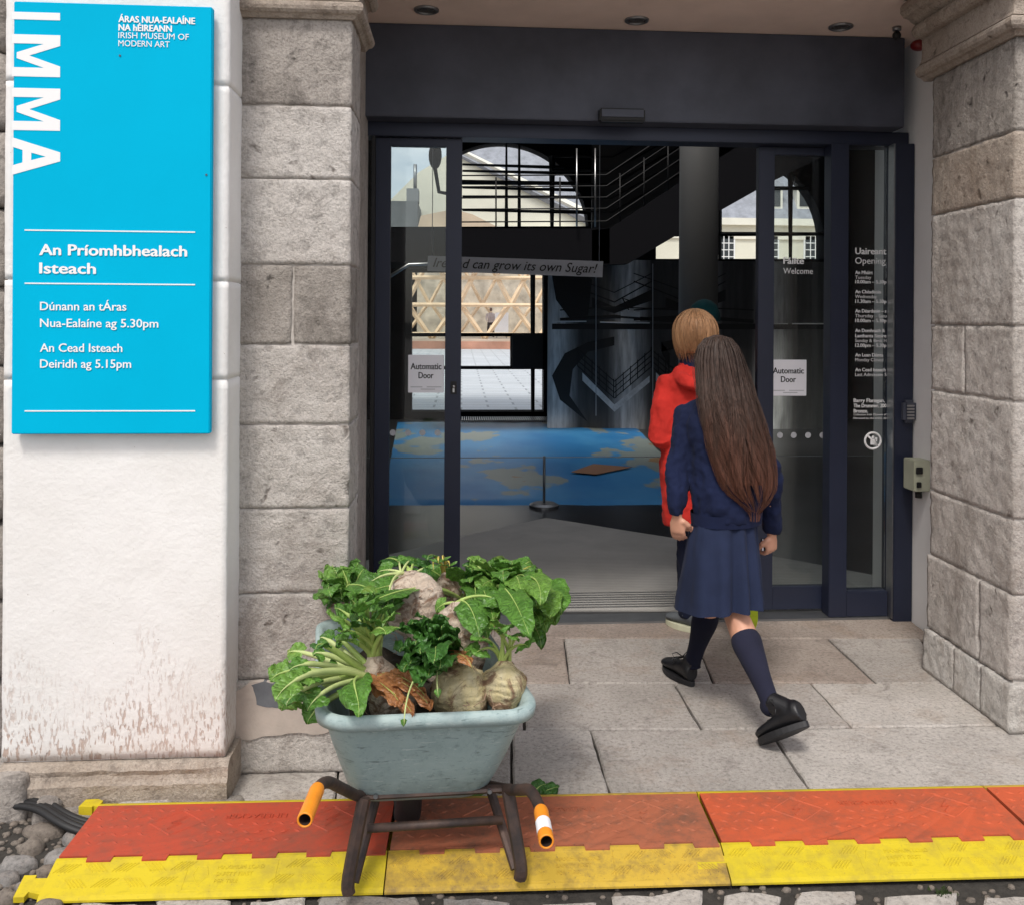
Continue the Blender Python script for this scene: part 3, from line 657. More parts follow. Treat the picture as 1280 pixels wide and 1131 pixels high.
for k in range(7):
    y = gz(700, 762).y+k*.045; link('metal_strip', MB().box((-.8, y, .0092), (2.35, y+.014, .0125)), 'alu', em)
link('threshold_plate', MB().box((-.9, YD-.06, -.01), (xR-.01, YD+.08, .011)), 'steel', em)
# back wall of the hall with its openings
YB = 15.0
def arch(cx, cy, r, a0, a1, n=28): return [at(cx+r*math.cos(math.radians(a0+(a1-a0)*k/n)), cy-r*math.sin(math.radians(a0+(a1-a0)*k/n)), YB) for k in range(n+1)]
P_ = lambda l, Y=YB: [at(x, y, Y) for x, y in l]
outer = [V((-6, YB, -.05)), V((9, YB, -.05)), V((9, YB, 5.6)), V((-6, YB, 5.6))]
h1 = P_([(484, 284), (484, 166), (560, 166), (560, 200)])+arch(625, 290, 111, 115, 3.5)
h2 = arch(925, 300, 105, 180, 0)+P_([(1030, 324), (820, 324)])
h2 = arch(925, 300, 105, 0, 180)+P_([(820, 324), (1030, 324)])
h3 = P_([(514, 417), (680, 417), (680, 340), (514, 340)]); h4 = P_([(514, 459), (639, 459), (639, 421), (514, 421)]); h5 = P_([(514, 515), (680, 515), (680, 462), (514, 462)])
h6 = P_([(782, 326), (818, 326), (818, 300), (800, 300)])
BW = thing('rear_wall', (1.5, YB, 0), 'dark rear wall of the hall pierced by arched and rectangular windows', 'wall')
link('wall', MB().holed([outer, h1, h2, h3, h4, h5], (0, .35, 0)), 'matt', BW)
def bar(a, b, w=.05, d=.06, Y=YB-.02, mt='black', nm='glazing_bar', par=None):
    p, q = at(a[0], a[1], Y), at(b[0], b[1], Y); return link(nm, MB().tube([p, q], (w*.5*1.2, d*.5), 4, side=None, smooth=False), mt, par or BW)
for a, b, w in (((560, 228), (735, 230), .07), ((690, 195), (690, 284), .09), ((633, 178), (633, 284), .025), ((649, 178), (649, 284), .03), ((578, 206), (705, 210), .03), ((578, 214), (715, 217), .03),
                ((578, 235), (722, 238), .025), ((578, 246), (728, 247), .03), ((578, 263), (735, 266), .03),
                ((988, 200), (988, 324), .08), ((820, 235), (1012, 236), .08), ((820, 293), (1030, 293), .07), ((666, 340), (666, 515), .07), ((900, 235), (900, 324), .06)):
    bar(a, b, w)
M['glassb'] = M['glass2']
link('glass_pane', MB().box(at(514, 515, YB+.1), at(680, 340, YB+.1)+V((0, .01, 0))), 'glass2', BW)
link('glass_pane', MB().box(at(484, 284, YB+.1), at(740, 166, YB+.1)+V((0, .01, 0))), 'glass2', BW)
link('glass_pane', MB().box(at(818, 324, YB+.1), at(1032, 190, YB+.1)+V((0, .01, 0))), 'glass2', BW)
# floor grille before the glass
gr = thing('floor_grille', at(628, 524, 14.6), 'dark slatted heating grille along the foot of the rear window', 'grille')
for k in range(40):
    x = gz(577+k*2.7, 526).x; link('slat', MB().box((x, 14.3, .01), (x+.018, 14.85, .06)), 'steel', gr)
link('tray', MB().box((gz(575, 526).x, 14.28, .0), (gz(690, 526).x, 14.9, .0095)), 'black', gr)
bs = thing('wall_screen', at(659, 440, 14.8), 'black rectangular screen mounted in the rear window at right', 'screen')
q0, q1 = at(640, 461, 14.85), at(679, 418, 14.85); link('screen_panel', MB().bbox(q0, q1+V((0, .05, 0)), .01), 'black', bs)
# landing and stair
LD = thing('staircase', (2, 12, 0), 'dark steel staircase and landing crossing the hall above the banner', 'stairs')
YL = 12.0
def band(pts, Y, d, nm, mt='matt', par=LD): return link(nm, MB().prism([at(x, y, Y) for x, y in pts], (0, d, 0)), mt, par)
band([(470, 286), (762, 286), (762, 330), (470, 328)], YL, 1.6, 'landing_slab')
band([(740, 288), (762, 286), (850, 228), (960, 160), (1040, 110), (1040, 190), (960, 230), (850, 292), (785, 330), (740, 332)], YL, .25, 'stringer')
for k in range(16):
    px = 768+k*15; py = 290-k*9.4
    band([(px, py+6), (px+16, py+6), (px+16, py+9), (px, py+9)], YL+.26, 1.2, 'tread', 'steel')
rl = MB()
for k, dy in enumerate((0, 16, 30, 44, 58)):
    rl.tube([at(572, 282-dy-4, YL), at(758, 281-dy-4, YL), at(960, 146-dy-4, YL)], .009, 6)
link('handrail', rl, 'black', LD)
for px in (620, 700): link('baluster', MB().tube([at(px, 286, YL), at(px, 222, YL)], .010, 6), 'black', LD)
for px in (721, 744): link('baluster', MB().tube([at(px, 284, YL-.1), at(px, 186, YL-.1)], .012, 6), 'alu', LD)
for k in range(6):
    px = 775+k*30; py = 277-k*19.5; link('baluster', MB().tube([at(px, py, YL), at(px, py-60, YL)], .010, 6), 'black', LD)
lr = MB(); lr.tube([at(478, 352, 11), at(511, 331, 11), at(565, 329, 11)], .02, 6)
tag(link('wall_handrail', lr, 'alu'), 'pale metal handrail seen through the left door leaf', 'handrail')
# railing lines on the dark upper wall
wr = MB()
for k in range(5): wr.tube([at(690, 196+k*17, 14.3), at(765, 197+k*17, 14.3), at(850, 150+k*17, 14.3)], .018, 6)
tag(link('upper_railing', wr, simple('grey rail', (.004, .004, .005, 1), .5, 0, 0)), 'thin dark upper flight railing against the rear wall', 'railing')
up_ = link('upper_flight_wall', MB().box(at(740, 286, 14.6), at(900, 160, 14.6)+V((0, .1, 0))), simple('mid grey plaster', (.06, .06, .06, 1), .8, 0, 0), BW)
# round column
cc = at(872, 500, 9.6); cy = thing('round_column', (cc.x, 9.6, 0), 'thick grey round column behind the person in red', 'column')
link('shaft', MB().tube([(cc.x, 9.6, 0), (cc.x, 9.6, 5.6)], .205, 32), 'column', cy)
# hanging banner
YBn = 9.0; bn = thing('banner', at(644, 335, YBn), 'long grey banner reading Ireland can grow its own Sugar', 'banner')
c4 = [at(534, 339, YBn), at(753, 347, YBn), at(754, 327, YBn), at(535, 320, YBn)]
link('cloth', MB().prism(c4, (0, .006, 0)), simple('grey banner cloth', (.60, .61, .66, 1), .8, 0, .1, 3), bn)
me = textmesh("Ireland can grow its own Sugar!", .13, .004, .35, .0005, width=(at(747, 340, YBn)-at(541, 340, YBn)).length); M4 = basis(at(541, 334, YBn-.003), c4[1]-c4[0], (0, 0, 1))
mb = MB().add([M4 @ v.co for v in me.vertices], [list(p.vertices) for p in me.polygons]); link('lettering', mb, 'text_black', bn, recal=False)
link('cord', MB().tube([c4[3]+V((.04, 0, 0)), V((c4[3].x+.04, YBn, 5.6))], .004, 5).tube([c4[2]+V((-.04, 0, 0)), V((c4[2].x-.04, YBn, 5.6))], .004, 5), 'text_dim', bn)
# big black and white print of storage silos with stairs
YM = 13.6; MU = thing('silo_print', at(850, 430, YM), 'large dark photographic print of silos with zigzag stairs on the rear wall', 'artwork')
def silo_mat():
    m = MT('silo photograph print', .55, 0, 'World'); z = m.z(); n = m.noise(1.5, 5, .6, m.map((3, 1, .4)))
    x0_ = at(787, 450, YM).x; w_ = m.math('SINE', m.math('MULTIPLY', m.math('SUBTRACT', z[0], x0_-.27), 2*math.pi/1.09)); n4 = m.noise(4, 4, .6, m.map((4, 1, .5)))
    k = m.math('MULTIPLY', m.ramp(m.math('MULTIPLY_ADD', w_, .5, .5), [(.35, .06), (.75, .5), (1., 1.)]), m.ramp(n, [(.3, .55), (.6, 1.)])); k = m.math('MULTIPLY', k, m.ramp(n4, [(.3, .5), (.6, 1.)]))
    m.col(m.mix(k, (.010, .010, .011, 1), (.85, .85, .85, 1))); return m.m
M['silo'] = silo_mat()
link('print_sheet', MB().box(at(684, 540, YM), at(1040, 328, YM)+V((0, .02, 0))), 'silo', MU)
def pr_(pts, w=.03, mt='black', nm='printed_line', d=0): return link(nm, MB().tube([at(x, y, YM-.006-d) for x, y in pts], [(w*.5, .0025)]*len(pts), 6, side=(0, 0, 1), smooth=False), mt, MU)
def bandp(pts, mt='black', nm='printed_shape', d=0): return link(nm, MB().prism([at(x, y, YM-.0035-d*.001) for x, y in pts], (0, .003, 0)), mt, MU)
for ox in (0, 92):
    bandp([(690+ox*0, 405), (1040, 405), (1040, 412), (690, 412)]) if ox == 0 else None
    arc1 = [(770+ox-48*math.sin(t*math.pi), 430+45-48*math.cos(t*math.pi)) for t in [k/12 for k in range(13)]]
    bandp([(768+ox, 421), (735+ox, 428), (706+ox if ox == 0 else 745+ox, 442), (690+ox if ox == 0 else 742+ox, 470), (700+ox if ox == 0 else 742+ox, 500), (735+ox, 528), (712+ox if ox == 0 else 745+ox, 495), (716+ox if ox == 0 else 745+ox, 462), (735+ox, 440), (768+ox, 432)], d=1)
    bandp([(728+ox, 466), (768+ox, 506), (812+ox, 470), (812+ox, 478), (768+ox, 515), (728+ox, 476)], simple('print grey', (.7, .7, .7, 1), .6, 0, .3, 9), d=2)
    for dy in (0, 7, 14, 21): pr_([(722+ox, 458-dy), (768+ox, 498-dy), (815+ox, 458-dy)], .016, d=.002)
    for x in range(0, 6): pr_([(722+ox+x*9, 458+x*8), (722+ox+x*9, 434+x*8)], .014, d=.003); pr_([(815+ox-x*9, 458+x*8), (815+ox-x*9, 434+x*8)], .014, d=.003)
    bandp([(740+ox, 372), (768+ox, 384), (815+ox, 362), (815+ox, 376), (768+ox, 392), (740+ox, 384)], d=3)
    pr_([(700+ox, 352), (768+ox, 378), (815+ox, 352)], .02); pr_([(700+ox, 342), (768+ox, 366), (815+ox, 342)], .014)
    pr_([(700+ox, 400), (768+ox, 396), (850+ox, 402)], .05); pr_([(700+ox, 416-28), (768+ox, 412-28), (850+ox, 388)], .018)
    bandp([(776+ox, 390), (800+ox, 390), (800+ox, 402), (776+ox, 402)], simple('print pale', (.6, .6, .6, 1), .6, 0, 0), d=4); pr_([(786+ox, 388), (778+ox, 373), (786+ox, 376)], .02, d=.004)
    bandp([(690+ox*.2, 345), (712+ox*.2, 330), (740+ox*.2, 350), (735+ox*.2, 395), (712+ox*.2, 398), (695+ox*.2, 375)], d=5) if ox == 0 else None
for a, b in (((690, 402), (733, 402)), ((750, 403), (812, 404)), ((950, 405), (985, 405)), ((990, 405), (1030, 405))): pr_([a, b], .016, 'text_white', 'seam', .006)
pr_([(745, 330), (745, 520)], .012, 'text_dim', 'seam', .006); pr_([(816, 330), (816, 540)], .012, 'text_dim', 'seam', .006)
# blue printed tarpaulin on the floor
def tarp():
    m = MT('blue printed tarpaulin', .45, 0, 'World'); n = m.noise(.55, 5, .6, m.map((1, .55, 1))); n2 = m.noise(1.3, 3, .5, m.map((1, .5, 1)))
    c = m.mix(m.ramp(n2, [(.4, 0.), (.6, 1.)]), (.03, .21, .50, 1), (.06, .28, .57, 1))
    c = m.mix(m.ramp(n, [(.525, 0.), (.545, .85)]), c, (.30, .32, .25, 1)); c = m.mix(m.ramp(n, [(.62, 0.), (.63, 1.)]), c, (.30, .20, .11, 1))
    m.col(c); return m.m
tp = thing('floor_tarpaulin', gz(660, 580), 'blue tarpaulin printed with olive land shapes spread on the hall floor', 'tarpaulin')
rows = []
for j in range(28):
    t_ = j/27; row = []
    for i in range(48):
        s_ = i/47; y0 = 632+(530-632)*t_; l = 478+(497-478)*t_; r_ = 905-115*t_**.8
        p = gz(l+(r_-l)*s_, y0); p.z = .022+.010*fbm(p, 1.6, 4, 8)+(0 if j else -.03); row.append(p)
    rows.append(row)
mb = MB(); mb.loft(rows, close=False, cap=False); link('sheet', mb, tarp(), tp)
link('floor_card', MB().prism([gz(x, y, .04) for x, y in ((714, 590), (745, 593), (790, 584), (742, 580))], (0, 0, .004)), simple('tan card', (.32, .17, .10, 1), .7, 0, 0), tp)
# stanchion with low barrier line
b0 = gz(680, 633); st = thing('barrier_post', b0, 'short steel barrier post on a round base in front of the blue tarpaulin', 'barrier')
link('base', MB().tube([b0+V((0, 0, 0)), b0+V((0, 0, .02)), b0+V((0, 0, .035))], [.13, .13, .10], 24, smooth=False), 'steel', st)
ph = at(680, 570, b0.y).z
link('post', MB().tube([b0+V((0, 0, .03)), V((b0.x, b0.y, ph))], .012, 10), 'steel', st)
link('barrier_line', MB().tube([V((-2.5, b0.y, ph-.01)), V((b0.x, b0.y, ph-.012)), V((5, b0.y, ph-.01))], .004, 5), 'text_dim', st)

# ================================================================ COURTYARD BEYOND
def cpave():
    m = MT('pale courtyard paving', .7, 0, 'World'); br = m.n.new('ShaderNodeTexBrick'); br.inputs['Scale'].default_value = .5; br.inputs['Mortar Size'].default_value = .012
    br.inputs['Color1'].default_value = (.50, .52, .55, 1); br.inputs['Color2'].default_value = (.58, .60, .63, 1); br.inputs['Mortar'].default_value = (.28, .29, .31, 1); m.L(m.co, br.inputs['Vector'])
    m.col(m.mix(m.ramp(m.noise(.5, 5), [(.4, .0), (.7, .5)]), br.outputs['Color'], (.40, .42, .45, 1))); return m.m
ct = link('courtyard', MB().box((-60, 15.36, -.05), (90, 66, 0.0)), cpave()); tag(ct, kind='structure')
YF = 66.0
M['cream'] = simple('cream render', (.74, .71, .60, 1), .85, 0, .15, .3, 0, 1, .1, 'World'); M['slate_roof'] = simple('slate roof', (.30, .31, .35, 1), .7, 0, .3, 2, 0, 1, .1, 'World')
M['cream2'] = simple('pale stone trim', (.78, .75, .66, 1), .8, 0, .1, 1, 0, 1, .1, 'World')
M['wglass'] = simple('dark window panes', (.03, .035, .04, 1), .15, 0, 0)
FB = thing('courtyard_building', (at(760, 400, YF).x, YF, 0), 'long cream courtyard building with slate roof, pediment and dormers', 'building')
zc = at(800, 272, YF).z; xL0, xR0 = at(525, 400, YF).x, at(1400, 400, YF).x
link('wall', MB().box((xL0, YF, -.05), (xR0, YF+10, zc-.5)), 'cream', FB)
link('cornice', MB().box((xL0-.3, YF-.5, zc-.5), (xR0, YF+10, zc)), 'cream2', FB)
link('string_course', MB().box((xL0, YF-.15, zc-1.5), (xR0, YF-.002, zc-1.2)), 'cream2', FB)
zr = at(640, 172, YF+5).z; xq = at(572, 172, YF).x
link('roof', MB().loft([[V((x, YF-.3, zc+.01)), V((x, YF+5, zr)), V((x, YF+9.8, zc+.01))] for x in (xq, xR0)], smooth=False), 'slate_roof', FB)
ap = at(566, 190, YF-1.2); rb = at(742, 284, YF-1.2)
zpb = rb.z
link('pediment', MB().prism([V((ap.x, YF-1.2, ap.z)), V((rb.x, YF-1.2, zpb)), V((2*ap.x-rb.x+4, YF-1.2, zpb)), V((ap.x-2.4, YF-1.2, ap.z-1.5))], (0, 1.1, 0)), 'cream', FB)
for k in (0, .35): link('raking_cornice', MB().tube([V((ap.x-.3, YF-1.5, ap.z+.45-k)), V((rb.x+.3, YF-1.5, zpb+.45-k))], (.14, .35), 4, smooth=False), 'cream2' if not k else 'slate_roof', FB)
link('pediment_base', MB().box((2*ap.x-rb.x+4, YF-1.6, zpb-.6), (rb.x+.4, YF-.01, zpb-.05)), 'cream2', FB)
def fwin(px, py0, py1, w, par=FB, Y=YF, cols=3, rws=4):
    c0, c1 = at(px, py1, Y), at(px, py0, Y); W_ = w/2
    f = link('window', MB().box((c0.x-W_-.12, Y-.12, c0.z-.12), (c0.x+W_+.12, Y-.001, c1.z+.12)), 'text_white', par)
    link('pane', MB().box((c0.x-W_, Y-.15, c0.z), (c0.x+W_, Y-.121, c1.z)), 'wglass', f)
    g_ = MB()
    for k in range(1, cols): x = c0.x-W_+w*k/cols; g_.box((x-.03, Y-.18, c0.z), (x+.03, Y-.151, c1.z))
    for k in range(1, rws): z = c0.z+(c1.z-c0.z)*k/rws; g_.box((c0.x-W_, Y-.185, z-.03), (c0.x+W_, Y-.181, z+.03))
    link('glazing_bar', g_, 'text_white', f)
for px in (790, 907, 962, 1015, 1070): fwin(px, 296, 330, 1.1)
for px in (600, 660, 720): fwin(px, 352, 395, 1.4)
for px in (968, 1006, 1050):
    d0 = at(px, 262, YF+.4); d = MB().box((d0.x-.6, YF+.35, d0.z), (d0.x+.6, YF+4, d0.z+1.6)); dd = link('dormer', d, 'cream2', FB)
    link('pane', MB().box((d0.x-.42, YF+.30, d0.z+.2), (d0.x+.42, YF+.345, d0.z+1.4)), 'wglass', dd)
    link('dormer_roof', MB().prism([V((d0.x-.8, YF+.2, d0.z+1.61)), V((d0.x+.8, YF+.2, d0.z+1.61)), V((d0.x, YF+.2, d0.z+2.2))], (0, 4, 0)), 'slate_roof', dd)
# low dark building and bare tree behind at left, antenna mast
lb = thing('low_house', (at(505, 400, 60).x, 60, 0), 'low grey house with chimney stack at the left of the courtyard', 'house')
link('wall', MB().box(at(470, 420, 60), at(522, 252, 60)+V((0, 5, 0))), simple('grey render', (.14, .15, .16, 1), .8, 0, .2, .6), lb)
link('chimney', MB().box(at(508, 252, 60), at(523, 236, 60)+V((0, 1.5, 0))), simple('grey chimney', (.18, .19, .20, 1), .8, 0, 0), lb)
link('mast', MB().tube([at(519, 236, 60.5), at(519, 206, 60.5)], .12, 6), 'steel', lb)
# dark oval shape made up for a reflected silhouette (seen in the sky pane)
q = at(544, 195, 14); hl = thing('hanging_oval', q, 'dark oval shape before the rear sky window, made up for a reflected silhouette', 'silhouette')
link('oval_body', MB().ball(q, (.10, .12, .21)), 'black', hl); link('oval_stem', MB().tube([q+V((0, 0, .2)), V((q.x, q.y, 5.6))], .012, 6), 'black', hl)
link('oval_bracket', MB().tube([q+V((0, 0, -.2)), q+V((.06, 0, -.55)), q+V((.35, 0, -.6))], .03, 6), 'black', hl)
# timber lattice pavilion
M['pine'] = simple('pale pine timber', (.80, .60, .40, 1), .7, 0, .2, 1.5)
YT = 48.0; TP = thing('timber_pavilion', (at(600, 400, YT).x, YT, 0), 'open pavilion of pale triangulated timber beams in the courtyard', 'pavilion')
def beam(a, b, Y, w=.18): link('beam', MB().tube([at(a[0], a[1], Y), at(b[0], b[1], Y+.001)], (w*.62, w*.5), 4, smooth=False), 'pine', TP)
for (Y, ox, w) in ((YT+2, 0, .24), (YT+7, 30, .17)):
    for yy in (347, 381, 418): beam((495, yy), (720, yy+1), Y, w*.8)
    x = 507-66+ox
    while x < 700:
        beam((x, 381), (x+33, 318), Y+.2, w); beam((x+66, 381), (x+33, 318), Y+.25, w); beam((x+3, 381), (x+33, 424), Y+.3, w); beam((x+63, 381), (x+33, 424), Y+.35, w); x += 66
tag(link('terrace', MB().box((-40, 49, .004), (60, 65.5, .50)), simple('tan terrace paving', (.55, .47, .38, 1), .8, 0, .2, .6)), kind='structure')
tag(link('terrace_kerb', MB().box((-40, 48.6, .004), (60, 48.995, .40)), simple('reddish kerb', (.50, .25, .17, 1), .8, 0, .5, .5)), kind='structure')
link('canopy', MB().prism([at(522, 286, YT), at(526, 270, YT), at(566, 262, YT), at(590, 268, YT), at(626, 286, YT)], (0, 5, 0)), simple('tan canvas', (.55, .42, .30, 1), .8, 0, .2, .5), TP)
rwl = thing('rear_garden_wall', (at(600, 400, 58).x, 58, 0), 'tan rubble wall behind the timber pavilion', 'wall')
link('wall', MB().box(at(440, 432, 60), at(760, 300, 60)+V((0, .4, 0))), simple('tan rubble', (.56, .49, .40, 1), .9, 0, .5, 1.2, 0, 1, .1, 'World'), rwl)
# tiny person and board by the pavilion
def tinyperson():
    Y = 52; b = at(613, 421, Y); t = thing('person', (b.x, Y, .5), 'distant person in a light top and dark trousers by the timber pavilion', 'person')
    o = V((b.x, Y, .5)); mb = MB(); mb.tube([o+V((.0, 0, .85)), o+V((.02, 0, 1.2)), o+V((.02, 0, 1.45))], [(.17, .12), (.19, .13), (.12, .09)], 10); mb.ball(o+V((.02, 0, 1.62)), (.09, .1, .12), 10, 8)
    for s in (-1, 1):
        mb.tube([o+V((s*.09, 0, .9)), o+V((s*.13, .05*s, .48)), o+V((s*.17, .15*s, .05))], [.09, .07, .05], 8); mb.tube([o+V((s*.18, 0, 1.4)), o+V((s*.26, -.05, 1.12)), o+V((s*.2, -.2, .95))], [.055, .045, .035], 8)
    me = remesh(mb, .03, 2); ob = link('body', me, [simple('light clothes', (.5, .42, .42, 1), .8, 0, .3, 5), simple('dark trousers', (.04, .03, .03, 1), .8, 0, 0), simple('hair skin', (.12, .06, .04, 1), .7, 0, 0)], t, recal=False)
    zc_ = wloc(ob).z
    for p in ob.data.polygons:
        z = p.center.z+zc_; p.material_index = 1 if z < 1.4 else (2 if z > 1.98 else 0)
tinyperson()
q = at(627, 421, 51.5); bd = thing('display_board', (q.x, 51.5, .5), 'white display board standing beside the distant person', 'board')
link('panel', MB().box((q.x-.38, 51.5, .75), (q.x+.38, 51.55, 1.95)), 'paper', bd); link('leg', MB().box((q.x-.3, 51.5, .5), (q.x-.25, 51.55, .75)), 'steel', bd); link('leg', MB().box((q.x+.25, 51.5, .5), (q.x+.3, 51.55, .75)), 'steel', bd)
# ================================================================ CABLE RAMPS
def poly(name, c, grime, dirt=(.10, .07, .05, 1)):
    m = MT(name, .68, 0, 'World'); n = m.noise(3.5, 8, .7); n2 = m.noise(30, 6, .7); n3 = m.noise(1, 4, .6, m.map((14, 60, 14)))
    k = m.math('ADD', m.math('MULTIPLY', n, .6), m.math('MULTIPLY', n2, .4)); q = m.mix(m.ramp(k, [(.46, 0.), (.62, grime)]), c, dirt)
    q = m.mix(m.ramp(n3, [(.60, 0.), (.72, grime*.7)]), q, dk(c, .5)); q = m.mix(m.ramp(m.noise(140, 3), [(.64, 0.), (.70, grime)]), q, dirt)
    m.col(q).bump(n2, .25, .003); m.b.inputs['Specular IOR Level'].default_value = .25; return m.m
M['yellow'] = poly('yellow polyurethane', (.54, .42, .016, 1), .42, (.22, .16, .05, 1)); M['yellow_worn'] = poly('worn dirty yellow polyurethane', (.50, .33, .04, 1), .7)
M['red'] = poly('red polyurethane lid', (.40, .060, .030, 1), .5); M['red_bright'] = poly('orange red polyurethane lid', (.50, .095, .038, 1), .45); M['red_worn'] = poly('faded brown red lid', (.36, .115, .06, 1), .75)
fa, fb = gz(100, 1015, 0), gz(1280, 990, 0); RD = (fb-fa).normalized(); RN = V((RD.y, -RD.x, 0))   # along, towards viewer
ZG = -.012
def rp(u, d, z): return fa+RD*u+RN*d+V((0, 0, z))
def u_at(px): 
    p = gz(px, 1015-25*(px-100)/1180, 0); return (p-fa).dot(RD)
WD = .462; D1, D2 = .045, .335
bounds = [u_at(128), u_at(497), u_at(868), u_at(1222), u_at(1590)]
kinds = [('yellow', 'red', 'cable ramp with clean red lid at the left end, cables entering it'), ('yellow_worn', 'red_worn', 'worn dirty cable ramp with faded brownish lid under the wheelbarrow'),
         ('yellow', 'red_bright', 'bright cable ramp with orange red lid right of the wheelbarrow'), ('yellow_worn', 'red_bright', 'rightmost cable ramp, cut by the right edge of the picture')]
HT = .042
def zprof(d):   # height of ramp surface by distance from far edge
    if d < D1: return ZG+(HT-ZG)*(d/D1)**.8
    if d < D2: return HT+.006
    return HT+(ZG+.008-HT)*((d-D2)/(WD-D2))
for i, (my, mr, lab) in enumerate(kinds):
    a, b = bounds[i]+.002, bounds[i+1]-.002; L_ = b-a; t = thing('cable_ramp', rp((a+b)/2, .25, ZG), lab, 'cable ramp', 'cable ramps laid end to end before the doorway')
    sk = .012  # far edge to near edge slant, as laid
    base = MB()
    sec = [(0, ZG), (0, ZG+.02), (.012, HT-.008), (D1-.012, HT), (D1, HT), (D1, .0), (D2+.0, .0), (D2+.0, HT), (D2+.01, HT-.001), (WD-.01, ZG+.014), (WD, ZG+.006), (WD, ZG)]
    base.loft([[rp(u, d, z) for d, z in sec] for u in [a+L_*k/12 for k in range(13)]], smooth=False)
    # puzzle tab on the left end of each ramp
    tz = lambda d: zprof(d)+.0025
    if i in (0, 2):
        tp_ = [(a+.0, D2+.045), (a-.03, D2+.045), (a-.03, D2+.03), (a-.085, D2+.026), (a-.09, D2+.085), (a-.03, D2+.085), (a-.03, D2+.068), (a, D2+.068)]
        if i == 0: tp_ = [(a, D2+.05), (a-.04, D2+.05), (a-.04, D2+.04), (a-.075, D2+.04), (a-.075, D2+.105), (a-.045, D2+.105), (a-.04, D2+.09), (a, D2+.10)]
        base.prism([rp(u, d, tz(d)-.012 if i == 0 else tz(d)) for u, d in tp_], (0, 0, -.016))
    if i == 0: base.prism([rp(a+u, d, HT-.004) for u, d in ((.0, .0), (-.02, -.012), (-.06, -.01), (-.065, .035), (-.02, .04), (-.02, .03), (0, .04))], (0, 0, -.05))
    bo = link('ramp_base', base, my, t)
    # hinged lid with its toothed seam
    edge = []; nt_ = 6; tw = L_/nt_
    for k in range(nt_):
        u0 = a+.004+k*(L_-.008)/nt_; w1 = (L_-.008)/nt_
        edge += [(u0, D2-.004), (u0+w1*.52, D2-.004), (u0+w1*.54, D2+.018), (u0+w1*.98, D2+.018)]
    edge[-1] = (b-.004, D2+.018)
    lid = [(b-.004, D1+.002), (a+.004, D1+.002)]+edge
    lo = link('lid', MB().prism([rp(u, d, HT+.0035 if d < D2 else HT+.0010) for u, d in lid], (0, 0, -.012)), mr, t)
    # yellow flaps of the seam between the teeth stay on the base; raised tread
    tr = MB()
    for row, dd in enumerate((D1+.04, D1+.085, D1+.13, D1+.175, D1+.22)):
        n = int(L_/.042)
        for k in range(n):
            u = a+.02+k*(L_-.05)/n+(row % 2)*.02; s = 1 if (k+row) % 2 else -1
            if (.22 < (u-a)/L_ < .38 or .72 < (u-a)/L_ < .88) and D1+.05 < dd < D2-.06 or (.42 < (u-a)/L_ < .68 and dd < D1+.12): continue
            c = rp(u, dd, HT+.0034); e = (RD+RN*.7*s).normalized(); f_ = V((-e.y, e.x, 0))
            tr.add([c-e*.017, c-f_*.006, c+e*.017, c+f_*.006, c+V((0, 0, .0035))], [(0, 1, 4), (1, 2, 4), (2, 3, 4), (3, 0, 4)])
    for u_c in (.30, .80):   # warning diamond emblem
        c = lambda x, y: rp(a+L_*u_c+x, D1+.115+y, HT+.0036)
        for k in range(4):
            q = [(-.085, 0), (0, -.07), (.085, 0), (0, .07)]; tr.tube([c(*q[k]), c(*q[(k+1) % 4])], .0026, 4, smooth=False)
        z_ = [(.022, -.032), (-.012, .004), (.014, .004), (-.016, .036)]
        tr.tube([c(*p) for p in z_], .0048, 4, smooth=False)
    tag(link('raised_tread', tr, mr, lo), kind='stuff')
    me = textmesh('LINEBACKER', .034, 0, 0, .0022); ws = max(v.co.x for v in me.vertices); k = .20/ws
    M4 = basis(rp(a+L_*.55+.10, D1+.075, HT+.0040), -RD, RN); mb = MB().add([M4 @ V((v.co.x*k, v.co.y, v.co.z)) for v in me.vertices], [list(p.vertices) for p in me.polygons])
    link('lettering', mb, mr, lo, recal=False)
    ty = MB(); sl = (ZG+.008-HT)/(WD-D2)
    nn = round(L_/.088)
    for row, dd in enumerate((D2+.036, D2+.082)):
        for k in range(nn):
            u = a+.045+(k+.5*row)*(L_-.05)/nn
            if u > b-.03 or (.40 < (u-a)/L_ < .68): continue
            s = 1 if (k+row) % 2 else -1
            for j in range(-2, 3):
                c = rp(u+j*.0105, dd, zprof(dd)+.0012); e = (RD*.9+RN*s*.8).normalized(); e.z = e.dot(RN)*sl; f_ = V((-e.y, e.x, 0)).normalized()
                ty.add([c-e*.021-f_*.0016, c+e*.021-f_*.0016, c+e*.021+f_*.0016, c-e*.021+f_*.0016, c-e*.018+V((0, 0, .004)), c+e*.018+V((0, 0, .004))], [(0, 1, 5, 4), (1, 2, 5), (2, 3, 4, 5), (3, 0, 4)])
    c = lambda x, y: rp(a+L_*.54+x, D2+.065+y*.75, zprof(D2+.065+y*.75)+.002)
    q = [(-.13, -.06), (.13, -.06), (.13, .06), (-.13, .06)]
    for k in range(4): ty.tube([c(*q[k]), c(*q[(k+1) % 4])], .0014, 4, smooth=False)
    q = [(-.10, -.035), (-.075, -.035), (-.065, .0), (-.0875, .04), (-.11, .0)]
    for k in range(5): ty.tube([c(*q[k]), c(*q[(k+1) % 5])], .0014, 4, smooth=False)
    tag(link('raised_tread', ty, my, bo), kind='stuff')
